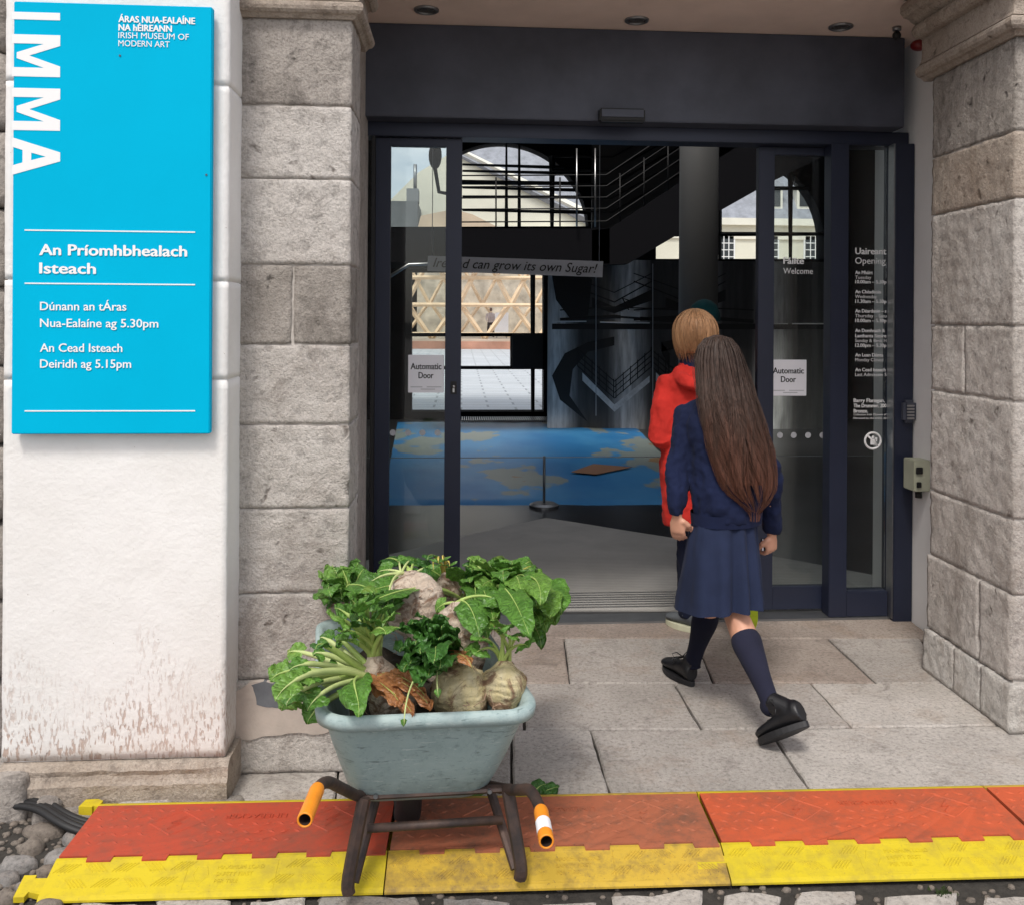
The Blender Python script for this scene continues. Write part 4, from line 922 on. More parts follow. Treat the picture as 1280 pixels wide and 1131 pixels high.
    for row, s in enumerate(("MAXIMUM LOAD", "SAFETY FIRST", "PER TIRE")):
        me = textmesh(s, .018, 0, 0, .002); M4 = basis(c(-.045, -.022+row*.028), RD, -RN+V((0, 0, -sl))); mb = MB().add([M4 @ v.co for v in me.vertices], [list(p.vertices) for p in me.polygons]); link('lettering', mb, my, bo, recal=False)
# black cables running into the left end
cbl = thing('power_cable', gz(30, 1010), 'bundle of black power cables running from the left edge into the ramp', 'cable')
for k, (dx, dy) in enumerate(((0, 0), (3, 5), (-2, 9), (4, -4))):
    pts = [gz(x+dx, y+dy, z) for x, y, z in ((-60, 1000, .0), (0, 999, .012), (28, 998, .03), (50, 1003, .035), (68, 1014, .03), (86, 1024, .02), (112, 1032, .005), (160, 1036, .0))]
    sp = []
    for i in range(len(pts)-1):
        p0, p1, p2, p3 = pts[max(i-1, 0)], pts[i], pts[i+1], pts[min(i+2, len(pts)-1)]
        for j in range(5):
            u = j/5; sp.append(.5*((2*p1)+(p2-p0)*u+(2*p0-5*p1+4*p2-p3)*u*u+(-p0+3*p1-3*p2+p3)*u**3))
    link('cable', MB().tube(sp, .011, 8), 'rubber', cbl)

# ================================================================ WHEELBARROW
def tubmat():
    m = MT('scuffed pale teal tub plastic', .6, 0, 'World'); z = m.z(); n = m.noise(6, 7, .7, None, .6); n2 = m.noise(26, 8, .75); n3 = m.noise(70, 6, .75); sc_ = m.noise(1, 3, .5, m.map((18, 18, 150)), 1.2)
    c = m.mix(m.ramp(n, [(.3, 0.), (.7, 1.)]), (.25, .335, .335, 1), (.335, .425, .425, 1)); c = m.mix(m.ramp(n2, [(.52, 0.), (.68, .55)]), c, (.11, .155, .15, 1))
    c = m.mix(m.ramp(sc_, [(.64, 0.), (.70, .6)]), c, (.08, .11, .11, 1)); c = m.mix(m.ramp(sc_, [(.30, .5), (.35, 0.)]), c, (.55, .62, .61, 1))
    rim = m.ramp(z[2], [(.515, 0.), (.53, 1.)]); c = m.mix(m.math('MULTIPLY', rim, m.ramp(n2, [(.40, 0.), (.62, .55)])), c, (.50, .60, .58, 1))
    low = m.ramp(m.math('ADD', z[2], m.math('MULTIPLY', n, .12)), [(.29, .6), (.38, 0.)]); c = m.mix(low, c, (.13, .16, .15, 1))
    m.col(c).bump(m.math('ADD', n3, m.math('MULTIPLY', n2, 1.2)), .3, .004); m.b.inputs['Specular IOR Level'].default_value = .3; return m.m
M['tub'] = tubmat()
def rust():
    m = MT('rusty dark brown painted steel', .6, .2, 'World'); n = m.noise(9, 7, .7); n2 = m.noise(60, 5)
    m.col(m.mix(m.ramp(n, [(.4, 0.), (.62, 1.)]), (.030, .022, .020, 1), (.085, .050, .038, 1))).bump(n2, .3, .003); return m.m
M['rust'] = rust(); M['orange'] = simple('orange rubber grip', (.80, .27, .015, 1), .5, 0, .15, 20, .2, 100)
WB = thing('wheelbarrow', gz(540, 1020, 0), 'pale teal wheelbarrow with rusty frame and orange grips, loaded with sugar beet', 'wheelbarrow')
zr_ = .55
nl, nr = at(401, 884, 2.54), at(673, 872, 2.57); nl.z = nr.z = 0
ax = (nr-nl); WT = ax.length; ax.normalize(); bwd = V((-ax.y, ax.x, 0))      # ax: tub right, bwd: away towards wheel
bwd = (bwd+ax*-.13).normalized(); TC = (nl+nr)/2
def tp3(u, v, z): return TC+ax*u+bwd*v+V((0, 0, z))
LT = .80
def rring(hw0, hw1, v0, v1, z0, z1, r, n=7):   # rounded rectangle, hw0 near half width, hw1 far
    out = []
    cs = [(hw0-r, v0+r, -90), (hw1-r, v1-r, 0), (-(hw1-r), v1-r, 90), (-(hw0-r), v0+r, 180)]
    for cx, cy, a0 in cs:
        for k in range(n+1):
            a = math.radians(a0+90*k/n); u = cx+r*math.cos(a); v = cy+r*math.sin(a); f = (v-v0)/(v1-v0); out.append(tp3(u, v, z0+(z1-z0)*f))
    return out
h = WT/2
def tubring(t, inner=0.0):   # t 0 bottom .. 1 rim
    tt = t**.9
    return rring((.200+(h-.014-.200)*tt)-inner, (.165+(h-.035-.165)*tt)-inner, .15*(1-tt)+.014+inner, .50+(LT-.014-.50)*tt-inner, .235+(zr_-.03-.235)*t, .225+(zr_-.005-.225)*t, .075+.01*t)
tb = MB(); rings = [tubring(0.0)]; rings[0] = [q+V((0, 0, 0)) for q in rings[0]]
inn = rring(.165, .13, .20, .46, .228, .218, .06); cen = [sum(inn, V((0, 0, 0)))/len(inn)]*len(inn)
prof = [cen, inn, rring(.188, .152, .176, .488, .229, .219, .07)]+[tubring(t) for t in (.03, .1, .3, .5, .7, .85, .93)]
zt2 = zr_
prof += [tubring(.97), rring(h-.004, h-.024, .004, LT-.004, zr_-.030, zr_-.004, .085), rring(h+.008, h-.012, -.008, LT+.008, zr_-.032, zr_-.006, .09), rring(h+.012, h-.006, -.012, LT+.012, zr_-.012, zr_+.006, .095), rring(h+.010, h-.008, -.01, LT+.01, zr_+.002, zr_+.02, .093),
         rring(h-.004, h-.02, .004, LT-.004, zr_+.008, zr_+.026, .085), rring(h-.018, h-.035, .018, LT-.018, zr_+.0, zr_+.018, .08)]
prof += [tubring(t, .012) for t in (.93, .7, .4, .1)]+[rring(.15, .12, .22, .44, .250, .240, .06), [sum(inn, V((0, 0, 0)))/len(inn)+V((0, 0, .02))]*len(inn)]
for r_ in prof:
    for k, q in enumerate(r_): r_[k] = q+V((0, 0, 0))+V((fbm(q, 4, 2, 3), fbm(q, 4, 2, 4), fbm(q, 5, 2, 5)))*.004
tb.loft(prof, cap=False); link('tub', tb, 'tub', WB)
def spl(pts, n=6):
    pts = [V(p) for p in pts]; sp = []
    for i in range(len(pts)-1):
        p0, p1, p2, p3 = pts[max(i-1, 0)], pts[i], pts[i+1], pts[min(i+2, len(pts)-1)]
        for j in range(n):
            u = j/n; sp.append(.5*((2*p1)+(p2-p0)*u+(2*p0-5*p1+4*p2-p3)*u*u+(-p0+3*p1-3*p2+p3)*u**3))
    return sp+[pts[-1]]
GL0, GL1 = at(397, 985, 2.42), at(381, 1024, 2.27); GR0, GR1 = at(676, 1012, 2.42), at(683, 1051, 2.28)
UL, UR = at(452, 994, 2.70), at(628, 985, 2.74); 
wc = tp3(-.01, .52, .165); wc.z = .155; 
CL, CR = at(410, 979, 2.50), at(663, 988, 2.52)
hl_ = spl([wc+ax*-.06+V((0, 0, .03)), UL.lerp(wc, .5)+ax*-.03, UL, UL.lerp(CL, .55), CL+V((0, .004, .002)), GL0, GL0.lerp(GL1, .6)], 7)
hr_ = spl([wc+ax*.06+V((0, 0, .03)), UR.lerp(wc, .5)+ax*.03, UR, UR.lerp(CR, .6), CR, GR0, GR0.lerp(GR1, .6)], 7)
link('handle', MB().tube(hl_, .0155, 12), 'rust', WB); link('handle', MB().tube(hr_, .0155, 12), 'rust', WB)
for p, q, st_ in ((GL0, GL1, 0), (GR0, GR1, 1)):
    n_ = 14; d = (q-p)
    gm = MB().tube([p, p+d*.08, p+d*.5, q-d*.02, q], [.0175, .0195, .0190, .0195, .0190], 18, cap=False)
    dn = d.normalized(); s1 = dn.orthogonal().normalized(); s2 = dn.cross(s1)
    gm.tube([q+s1*(.0168*math.cos(a))+s2*(.0168*math.sin(a)) for a in [2*math.pi*k/20 for k in range(20)]], .0026, 8, closed=True); go = link('grip', gm, 'orange', WB)
    if st_: link('white_tape', MB().tube([p+d*.42, p+d*.78], .0200, 18, cap=False), 'paper', go)
    link('tube_wall', MB().tube([q-d*.02, q-d*.30], .0160, 18, cap=False), 'rust', go); link('tube_mouth', MB().disc(q-d*.30, .0165, d, 18, .001), 'black', go)
def flat(pts, w=.017, d=.012): return MB().tube(pts, [(w, d)]*len(pts), 8, side=(1, 0, 0), smooth=False)
FL, FR = at(434, 1122, 2.66), at(653, 1100, 2.70); FL.z = FR.z = .028
FL = gz(436, 1116, .022); FR = gz(650, 1098, .030)
FL2, FR2 = FL+V((.012, .03, 0)), FR+V((-.012, .03, 0))
link('leg', flat(spl([at(455, 996, 2.66), FL+V((0, 0, .05)), FL], 4), .019, .014), 'rust', WB)
link('leg', flat(spl([at(635, 988, 2.70), FR+V((0, 0, .05)), FR], 4), .019, .014), 'rust', WB)
link('leg_strut', flat([at(470, 997, 2.80), FL2+V((0, 0, .012))], .014, .011), 'rust', WB)
link('leg_strut', flat([at(614, 990, 2.84), FR2+V((0, 0, .012))], .014, .011), 'rust', WB)
link('cross_bar', MB().tube([at(459, 1035, 2.70), at(628, 1024, 2.74)], .0125, 10), 'rust', WB)
link('tub_bracket', MB().tube([at(444, 995, 2.70), at(640, 984, 2.73)], [(.010, .018)]*2, 8, side=(0, 0, 1), smooth=False), 'rust', WB)
for p_ in (at(448, 994, 2.685), at(636, 985, 2.715), at(470, 993, 2.69), at(612, 987, 2.71)): link('bolt', MB().tube([p_, p_+V((0, -.012, 0))], .007, 6, smooth=False), 'steel', WB)
wh = MB(); ring = [wc+(bwd*math.cos(a)+V((0, 0, 1))*math.sin(a))*.135 for a in [2*math.pi*k/28 for k in range(28)]]
wo_ = link('wheel', wh.tube(ring, .042, 12, closed=True), 'rubber', WB); link('wheel_rim', MB().tube([wc-ax*.03, wc+ax*.03], .09, 20, smooth=False), 'rust', wo_); link('axle', MB().tube([wc-ax*.07, wc+ax*.07], .012, 8), 'steel', wo_)

# ================================================================ SUGAR BEET
def beetmat(name, a, b, dirt, k0=.45, k1=.62):
    m = MT(name, .85, 0, 'World'); n = m.noise(11, 9, .72, None, .8); n2 = m.noise(80, 6, .75); n3 = m.noise(30, 4, .6, m.map((1, 1, .3))); rr_ = m.n.new('ShaderNodeTexWave'); rr_.bands_direction = 'Z'; rr_.inputs['Scale'].default_value = 14; rr_.inputs['Distortion'].default_value = 7; rr_.inputs['Detail'].default_value = 4; m.L(m.co, rr_.inputs['Vector'])
    c = m.mix(m.ramp(n3, [(.35, 0.), (.7, 1.)]), a, b); c = m.mix(m.ramp(rr_.outputs['Fac'], [(.0, .30), (.22, 0.)]), c, dk(a, .6)); c = m.mix(m.ramp(n, [(k0, 0.), (k1, .95)]), c, dirt); c = m.mix(m.ramp(n2, [(.58, 0.), (.68, .6)]), c, dk(dirt, .5))
    m.col(c).bump(m.math('ADD', m.math('ADD', m.math('MULTIPLY', n, .8), n2), m.math('MULTIPLY', rr_.outputs['Fac'], .25)), 1.0, .014); m.b.inputs['Specular IOR Level'].default_value = .2; return m.m
M['beet'] = beetmat('sugar beet skin with soil', (.66, .53, .42, 1), (.80, .69, .57, 1), (.27, .165, .11, 1), .49, .58)
M['beet_yellow'] = beetmat('pale yellow beet skin', (.74, .62, .33, 1), (.82, .73, .50, 1), (.31, .19, .12, 1), .50, .58)
M['root_fibre'] = simple('fine rootlets', (.42, .28, .19, 1), .8, 0, .3, 9)
def leafmat(name, a, b, yel):
    m = MT(name, .38, 0, 'World'); n = m.noise(11, 5, .6); n2 = m.noise(60, 5, .6)
    c = m.mix(m.ramp(n, [(.3, 0.), (.7, 1.)]), a, b); c = m.mix(m.ramp(n2, [(.3, .55), (.55, 0.)]), c, dk(a, .45)); c = m.mix(m.ramp(m.noise(7), [(.66, 0.), (.76, .6)]), c, yel)
    vn = m.voro(38, 'DISTANCE_TO_EDGE', m.mix(.03, m.map(), m.n.new('ShaderNodeTexNoise').outputs['Color'])); c = m.mix(m.ramp(vn, [(.0, .5), (.045, 0.)]), c, dk(b, 1.5))
    m.col(c).bump(m.math('ADD', m.math('MULTIPLY', n2, .6), m.ramp(vn, [(.0, 0.), (.25, 1.)])), .6, .006)
    m.b.inputs['Subsurface Weight'].default_value = 0; tr = m.n.new('ShaderNodeBsdfTranslucent'); m.L(c, tr.inputs[0]); mx = m.n.new('ShaderNodeMixShader'); mx.inputs[0].default_value = .22
    m.L(m.b.outputs[0], mx.inputs[1]); m.L(tr.outputs[0], mx.inputs[2]); m.L(mx.outputs[0], m.n['Material Output'].inputs[0]); return m.m
M['leaf'] = leafmat('beet leaf green', (.055, .150, .022, 1), (.13, .30, .045, 1), (.30, .34, .06, 1))
M['leaf_light'] = leafmat('young light green beet leaf', (.10, .22, .03, 1), (.20, .38, .07, 1), (.38, .38, .08, 1))
M['leaf_dark'] = leafmat('dark curly beet leaf', (.030, .105, .016, 1), (.065, .19, .030, 1), (.08, .17, .04, 1))
M['leaf_brown'] = leafmat('withered brown leaf', (.33, .13, .045, 1), (.48, .22, .09, 1), (.20, .08, .04, 1))
M['stalk'] = simple('pale green leaf stalk', (.40, .53, .15, 1), .45, 0, .3, 12, .1, 60, .002)
M['stalk_pale'] = simple('yellowish white leaf stalk', (.50, .58, .24, 1), .45, 0, .2, 12)
M['stalk_yellow'] = simple('yellow leaf stalk', (.62, .50, .12, 1), .5, 0, .3, 12)
def bez(p0, p1, p2, p3, t): return p0*(1-t)**3+p1*3*t*(1-t)**2+p2*3*t*t*(1-t)+p3*t**3
def leaf(parent, base, tip, out, blade=.5, width=.05, sr=.0042, mat='leaf', stalk='stalk', seed=0, arch=.25, curl=.25, crinkle=1.0):
    """a beet leaf: ribbed stalk arching from the crown, then a wavy, crinkled blade round the midrib"""
    r = random.Random(seed); L_ = (tip-base).length
    p1 = base+out.normalized()*L_*.42; p2 = tip+V((r.uniform(-.05, .05)*L_, r.uniform(-.05, .05)*L_, arch*L_))
    N = 26; C = [bez(base, p1, p2, tip, k/N) for k in range(N+1)]; k0 = int(N*(1-blade))
    mb = MB(); rr2 = lambda k: max(.0007, sr*(1.25-.75*k/N)*(1 if k <= k0 else max(.0, 1-(k-k0)/max(1, N-k0))**1.3*.75)); mb.tube(C, [(rr2(k), rr2(k)*.8) for k in range(N+1)], 7, 1)
    M_ = 12; rows = []; nrm0 = V((r.uniform(-.4, .4), -.45, 1)).normalized(); ph = r.uniform(0, 9); sd_ = r.uniform(0, 50); fold = r.uniform(.05, .5)
    K = N-k0; sub = 2
    for k in range(K*sub+1):
        t = k/(K*sub); f = (k0+k/sub); i = min(int(f), N-1); P = C[i].lerp(C[i+1], f-i); T = (C[min(i+1, N)]-C[max(i-1, 0)]).normalized()
        B = T.cross(nrm0).normalized(); Nn = B.cross(T).normalized()
        wd = width*(max(.0, math.sin(math.pi*min(1, (t*.96+.03))**.72))**.80)*(1+.04*math.sin(t*19+ph)); row = []
        for j in range(M_+1):
            s = j/M_*2-1; e = abs(s)**1.5
            up_ = wd*(abs(s)*fold*.7-curl*s*s)+crinkle*(e*.11*width*math.sin(t*11+ph+s*1.8)+.05*width*abs(s)*math.sin(t*30+abs(s)*7+ph*2)+.15*width*noise.noise(V((s*2.2+sd_, t*4, sd_)))+.04*width*noise.noise(V((s*8+sd_, t*18, 3.3))))
            lob = 1+.05*math.sin(t*24+ph*(1 if s > 0 else 2))*e
            row.append(P+B*(wd*s*lob)+Nn*(up_-sr*.35)+T*(-.25*wd*s*s))
        rows.append(row)
    mb.loft(rows, 0, cap=False, close=False)
    mid = mb
    return link('leaf', mb, [mat, stalk], parent, recal=False)
def beet(px, py, z, rpx, label, axis=(0, -.5, 1), mat='beet', long=1.25, seed=0, fib=8):
    """axis points from root tip to crown"""
    r = random.Random(seed); ax_ = V(axis).normalized(); c = gz(px, py, z); sc = rpx*c.y/F; t = thing('sugar_beet', c, label, 'sugar beet', 'sugar beets heaped in the wheelbarrow')
    q = V((0, 0, 1)).rotation_difference(ax_).to_matrix(); mb = MB(); n, m = 26, 28; vs = []; fs = []
    prof = [(-1.75, .02), (-1.5, .08), (-1.2, .25), (-.9, .52), (-.6, .78), (-.3, .95), (0, 1.0), (.3, .93), (.5, .78), (.68, .55), (.8, .42), (.92, .36), (1.0, .22), (1.02, 0)]
    def rad(h):
        for a, b in zip(prof, prof[1:]):
            if a[0] <= h <= b[0]: f = (h-a[0])/(b[0]-a[0]); return a[1]+(b[1]-a[1])*f
        return 0
    for i in range(n+1):
        h_ = -1.75*long/1.25+(1.02+1.75*long/1.25)*(i/n); hh = max(-1.75, h_)
        for k in range(m):
            a = 2*math.pi*k/m; rr = rad(hh); rr = 0 if i in (0, n) else rr; p = V((math.cos(a)*rr, math.sin(a)*rr, h_)); gro = -.16*max(0, math.cos(a*1.0+.6*seed))**14*(1 if h_ < .4 else 0)
            d = 1+gro+.13*fbm(p+V((seed*3, 0, 0)), 1.6, 4, seed)+.05*fbm(p, 6, 3, seed)
            vs.append(c+q @ (V((p.x*d, p.y*d, p.z))*sc))
    for i in range(n):
        for k in range(m): fs.append((i*m+k, i*m+(k+1) % m, (i+1)*m+(k+1) % m, (i+1)*m+k))
    mb.add(vs, fs, 0, True); link('root', mb, mat, t)
    if fib:
        fb_ = MB()
        for k in range(fib):
            a = r.uniform(0, 6.28); hh = r.uniform(-1.1, .2); p0 = c+q @ (V((math.cos(a), math.sin(a), hh))*sc*V((1, 1, 1)).x*.95); pts = [p0]
            for j in range(6): pts.append(pts[-1]+V((r.uniform(-1, 1), r.uniform(-1, .6), r.uniform(-1.2, .4)))*sc*.16)
            fb_.tube(pts, [.0016, .0014, .0012, .001, .0008, .0006, .0004], 5)
        tag(link('rootlets', fb_, 'root_fibre', t), kind='stuff')
    return t, c+ax_*sc*.93, ax_, sc
ZR = .60
def tips(spec, z): return [gz(x, y, z) for x, y in spec]
def leaves(b, targets, **kw):
    t, cr_, ax_, sc = b
    for i, tg in enumerate(targets):
        px, py, z = tg[:3]; o = dict(kw); o.update(tg[3] if len(tg) > 3 else {}); r = random.Random(int(px*7+py*3))
        a = r.uniform(0, 6.28); bp = cr_+V((math.cos(a), math.sin(a)*.8, 0))*sc*.22; tip = gz(px, py, z); dirn = (tip-cr_).normalized()
        out = (ax_*o.pop('stiff', .8)+dirn).normalized()
        if o.get('mat', 'leaf') == 'leaf' and r.random() < .3: o['mat'] = 'leaf_light'
        leaf(t, bp, tip, out, seed=int(px*13+py), **o)
# 1 front left: crown low at the rim, stalks fanning left and up
b1 = beet(490, 872, .52, 30, 'small beet at the front left rim with pale stalks fanning left and a withered leaf', (-.75, .55, .55), seed=1)
big = dict(blade=.32, width=.036, sr=.0105, stalk='stalk', arch=.18)
leaves(b1, [(338, 852, .60, dict(width=.06)), (352, 888, .50, dict(width=.05)), (384, 905, .47, dict(width=.055)), (362, 838, .62), (372, 866, .58, dict(mat='leaf', width=.055)), (392, 820, .64, dict(stalk='stalk_pale')), (400, 800, .64, dict(stalk='stalk_pale')), (408, 838, .6, dict(stalk='stalk_pale')), (345, 870, .56),
            (420, 800, .66), (370, 850, .6, dict(stalk='stalk_pale')), (395, 812, .7, dict(mat='leaf_dark')), (448, 896, .60, dict(width=.05, blade=.75)), (356, 858, .60)], **big)
# 1b upright bunch behind it
b2 = beet(470, 845, .56, 26, 'half buried beet whose stalks stand upright at the left of the heap', (-.1, .25, 1), seed=2)
leaves(b2, [(412, 770, .78, dict(width=.055)), (436, 745, .82), (455, 752, .84), (468, 742, .82), (478, 760, .80), (425, 790, .74), (446, 776, .76, dict(mat='leaf_dark')), (488, 770, .78), (418, 760, .76), (430, 800, .70), (462, 775, .78), (500, 785, .76, dict(mat='leaf_dark')), (440, 760, .80)], blade=.38, width=.042, sr=.0080, stalk='stalk', arch=.06, stiff=1.3)
# 3 front right upright beet
b3 = beet(630, 855, .57, 29, 'oval beet with greenish shoulders standing at the right front corner of the tub', (.06, .45, 1), mat='beet_yellow', seed=3, long=1.1)
leaves(b3, [(600, 800, .74), (612, 785, .78), (624, 778, .78), (640, 780, .78), (652, 790, .74), (660, 808, .72), (592, 818, .70), (634, 795, .76)], blade=.35, width=.035, sr=.0050, stalk='stalk', arch=.05, stiff=1.3)
# 4 front centre big beet
b4 = beet(574, 866, .54, 39, 'large pale yellow bottomed beet lying at the front centre of the tub', (-.35, .75, .6), mat='beet_yellow', seed=5, long=.8, fib=14)
leaves(b4, [(560, 800, .66, dict(mat='leaf_brown')), (575, 820, .66, dict(mat='leaf_brown')), (598, 812, .66), (590, 835, .66, dict(mat='leaf_brown', width=.03))], blade=.6, width=.035, sr=.004, stalk='stalk')
# 5 centre
b5 = beet(573, 784, .69, 32, 'brown white beet with a tapering dirty root in the middle of the heap', (.1, .5, .85), seed=6, long=1.5, fib=12)
leaves(b5, [(560, 800, .68, dict(mat='leaf_dark')), (630, 760, .76), (600, 800, .70, dict(blade=.8, width=.05)), (545, 765, .72)], blade=.5, width=.045, sr=.0045, stalk='stalk')
# 6 large back centre
b6 = beet(516, 752, .69, 40, 'largest whitish beet with split forked root at the back centre', (-.2, .7, .6), seed=8, long=1.1, fib=12)
leaves(b6, [(470, 720, .74), (455, 740, .72), (540, 712, .76, dict(mat='leaf_dark')), (500, 706, .76, dict(mat='leaf_dark')), (485, 770, .70, dict(blade=.2)), (520, 704, .76)], blade=.5, width=.05, sr=.0052, stalk='stalk_pale', arch=.25)
fk = MB()
for (a, b_) in (((500, 745), (493, 776)), ((506, 752), (506, 782)), ((492, 740), (484, 768))):
    p, q = gz(a[0], a[1], .69), gz(b_[0], b_[1], .66); fk.tube(spl([p, p.lerp(q, .5)+V((0, -.008, .008)), q], 4), [.018, .019, .018, .017, .015, .013, .010, .007, .003], 10)
link('forked_root', fk, 'beet', b6[0])
# 7 small back with yellow stalks
b7 = beet(561, 733, .68, 19, 'small round pinkish beet with short yellow stalks at the back', (-.25, .5, .9), seed=9, long=.9, fib=5)
leaves(b7, [(548, 704, .80, dict(blade=.1, stalk='stalk_yellow')), (554, 702, .80, dict(blade=.1, stalk='stalk_yellow')), (542, 712, .78, dict(blade=.15, stalk='stalk_yellow')), (562, 708, .78, dict(blade=.1, stalk='stalk_yellow')), (535, 700, .80, dict(mat='leaf_dark'))], blade=.4, width=.03, sr=.0045, stiff=1.2)
# 8 back left
b8 = beet(462, 752, .63, 20, 'small beet at the back left corner with leaves trailing over the tub edge', (-.9, .3, .3), seed=11, long=1.0, fib=6)
leaves(b8, [(398, 742, .64, dict(width=.06)), (404, 758, .58, dict(mat='leaf_dark')), (415, 716, .72, dict(width=.06)), (432, 706, .74, dict(width=.055)), (448, 704, .74, dict(width=.055)), (410, 730, .70, dict(mat='leaf_dark')), (440, 716, .74), (425, 740, .68), (396, 750, .60, dict(mat='leaf_brown', width=.03)), (420, 724, .74), (456, 712, .74)], blade=.62, width=.044, sr=.0065, stalk='stalk', arch=.2)
# 9 back right, wide leaves
b9 = beet(604, 768, .60, 22, 'hidden beet at the back right with broad leaves spilling past the tub', (.45, .35, .7), seed=12, long=.9, fib=4)
leaves(b9, [(640, 706, .80, dict(width=.055)), (618, 700, .80), (604, 704, .80), (664, 716, .78, dict(width=.055)), (688, 740, .72, dict(width=.06)), (702, 768, .66, dict(width=.06)), (684, 790, .62, dict(width=.05)), (672, 760, .74, dict(width=.055)), (655, 735, .78), (630, 728, .80), (590, 715, .78, dict(mat='leaf_dark')), (676, 812, .55, dict(width=.035)),
            (650, 760, .76), (660, 778, .70, dict(mat='leaf_brown', width=.02)), (640, 770, .74), (586, 700, .78), (666, 712, .78, dict(mat='leaf', stalk='stalk_yellow', width=.03)), (690, 775, .66), (580, 708, .76, dict(mat='leaf_dark'))], blade=.60, width=.044, sr=.0075, stalk='stalk', arch=.2)
# 10 dark curly leaf clump in the middle front
b10 = beet(565, 858, .55, 18, 'buried beet whose dark curly leaves cover the middle of the heap', (-.3, .5, .8), seed=14, long=.9, fib=0)
leaves(b10, [(505, 790, .74), (515, 780, .76), (528, 772, .78), (540, 775, .78), (552, 785, .76), (500, 815, .70), (512, 830, .68), (530, 845, .66), (548, 800, .74), (520, 805, .73), (538, 815, .72), (556, 806, .72), (525, 858, .64), (505, 840, .66)], blade=.75, width=.052, sr=.0042, mat='leaf_dark', stalk='stalk', arch=.15, crinkle=1.9)
rr_ = random.Random(21)
def more(b, n, x0, x1, y0, y1, z0, z1, **kw):
    leaves(b, [(rr_.uniform(x0, x1), rr_.uniform(y0, y1), rr_.uniform(z0, z1)) for _ in range(n)], **kw)
more(b8, 9, 388, 430, 715, 765, .62, .70, blade=.65, width=.050, sr=.006, arch=.15)
more(b8, 14, 400, 470, 702, 750, .68, .76, blade=.6, width=.042, sr=.006, arch=.15)
more(b9, 9, 655, 703, 715, 800, .62, .74, blade=.6, width=.060, sr=.007, arch=.12)
more(b9, 7, 590, 640, 698, 740, .72, .80, blade=.6, width=.050, sr=.006, arch=.12)
more(b9, 13, 600, 690, 702, 770, .70, .80, blade=.55, width=.046, sr=.007, arch=.15)
more(b2, 6, 425, 505, 742, 800, .70, .80, blade=.45, width=.036, sr=.007, stalk='stalk', stiff=1.2, arch=.06)
more(b1, 8, 340, 400, 815, 890, .55, .66, blade=.34, width=.038, sr=.009, stalk='stalk_pale', arch=.12)
more(b6, 5, 470, 550, 702, 735, .72, .78, blade=.6, width=.042, sr=.006, mat='leaf_dark', arch=.15)
more(b10, 7, 498, 556, 785, 850, .66, .76, blade=.7, width=.046, sr=.004, mat='leaf_dark', arch=.1, crinkle=1.6)
b13 = beet(590, 790, .50, 24, 'beet buried under leaves at the centre back of the tub', (.1, .2, .9), seed=23, long=.9, fib=0)
more(b13, 13, 585, 680, 735, 800, .66, .76, blade=.55, width=.048, sr=.006, arch=.1)
more(b13, 8, 440, 500, 735, 790, .66, .74, blade=.55, width=.042, sr=.006, arch=.1)
more(b13, 6, 520, 600, 704, 730, .72, .79, blade=.55, width=.042, sr=.005, arch=.1)
b14 = beet(545, 828, .53, 24, 'tan beet showing between the dark leaves and the large pale beet', (-.2, .6, .6), seed=29, long=1.0, fib=6)
b11 = beet(600, 815, .52, 24, 'dirty beet wedged low between the upright beet and the large pale one', (.2, .6, .6), seed=17, long=1.0, fib=5)
b12 = beet(530, 790, .55, 24, 'soil covered beet half hidden under the dark curly leaves', (-.3, .6, .6), seed=19, long=1.0, fib=5)
leaves(b12, [(470, 770, .70), (490, 760, .72)], blade=.5, width=.04, sr=.006)
# withered brown leaf wrapped over the front left beet, over the rim
leaves(b1, [(538, 888, .56), (516, 897, .55), (532, 872, .58), (500, 884, .57)], blade=.9, width=.030, sr=.003, mat='leaf_brown', stalk='stalk', arch=.12, crinkle=3.2)
leaves(b4, [(505, 908, .565, dict(blade=.05)), (548, 872, .62, dict(blade=.1))], blade=.05, width=.01, sr=.0042, stalk='stalk_pale', mat='leaf')
# soil and dead leaf litter filling the tub below
so_ = MB(); rows = []
for j in range(16):
    row = []
    for i in range(18):
        u = (i/17-.5)*(2*h-.17)*(1-.12*j/15); v = .085+j/15*(LT-.19); q = tp3(u, v, 0); q.z = .46+.035*fbm(q, 9, 4, 3)+.03*(v/LT); row.append(q)
    rows.append(row)
so_.loft(rows, cap=False, close=False); tag(link('soil_litter', so_, simple('dark soil and leaf litter', (.035, .026, .018, 1), 1, 0, .5, 25, .8, 60, .02)), 'dark soil and leaf litter under the beet in the wheelbarrow', 'soil', kind='stuff')
# fallen leaves on the pavement
for k, (b_, t_, lab) in enumerate((((668, 992), (698, 984), 'fallen green leaf on the paving right of the wheelbarrow'), ((568, 996), (606, 992), 'pale stalk and leaf scrap lying under the wheelbarrow'))):
    fl_ = thing('fallen_leaf', gz(*b_, 0), lab, 'leaf'); p, q = gz(*b_, .006), gz(*t_, .012); leaf(fl_, p, q, (q-p), blade=.75, width=.035 if not k else .014, sr=.003, seed=k, arch=.1, mat='leaf_dark' if not k else 'leaf')
    if not k: leaf(fl_, p, gz(682, 980, .02), V((0, 0, 1)), blade=.8, width=.03, sr=.003, seed=5, arch=.1, mat='leaf_dark')
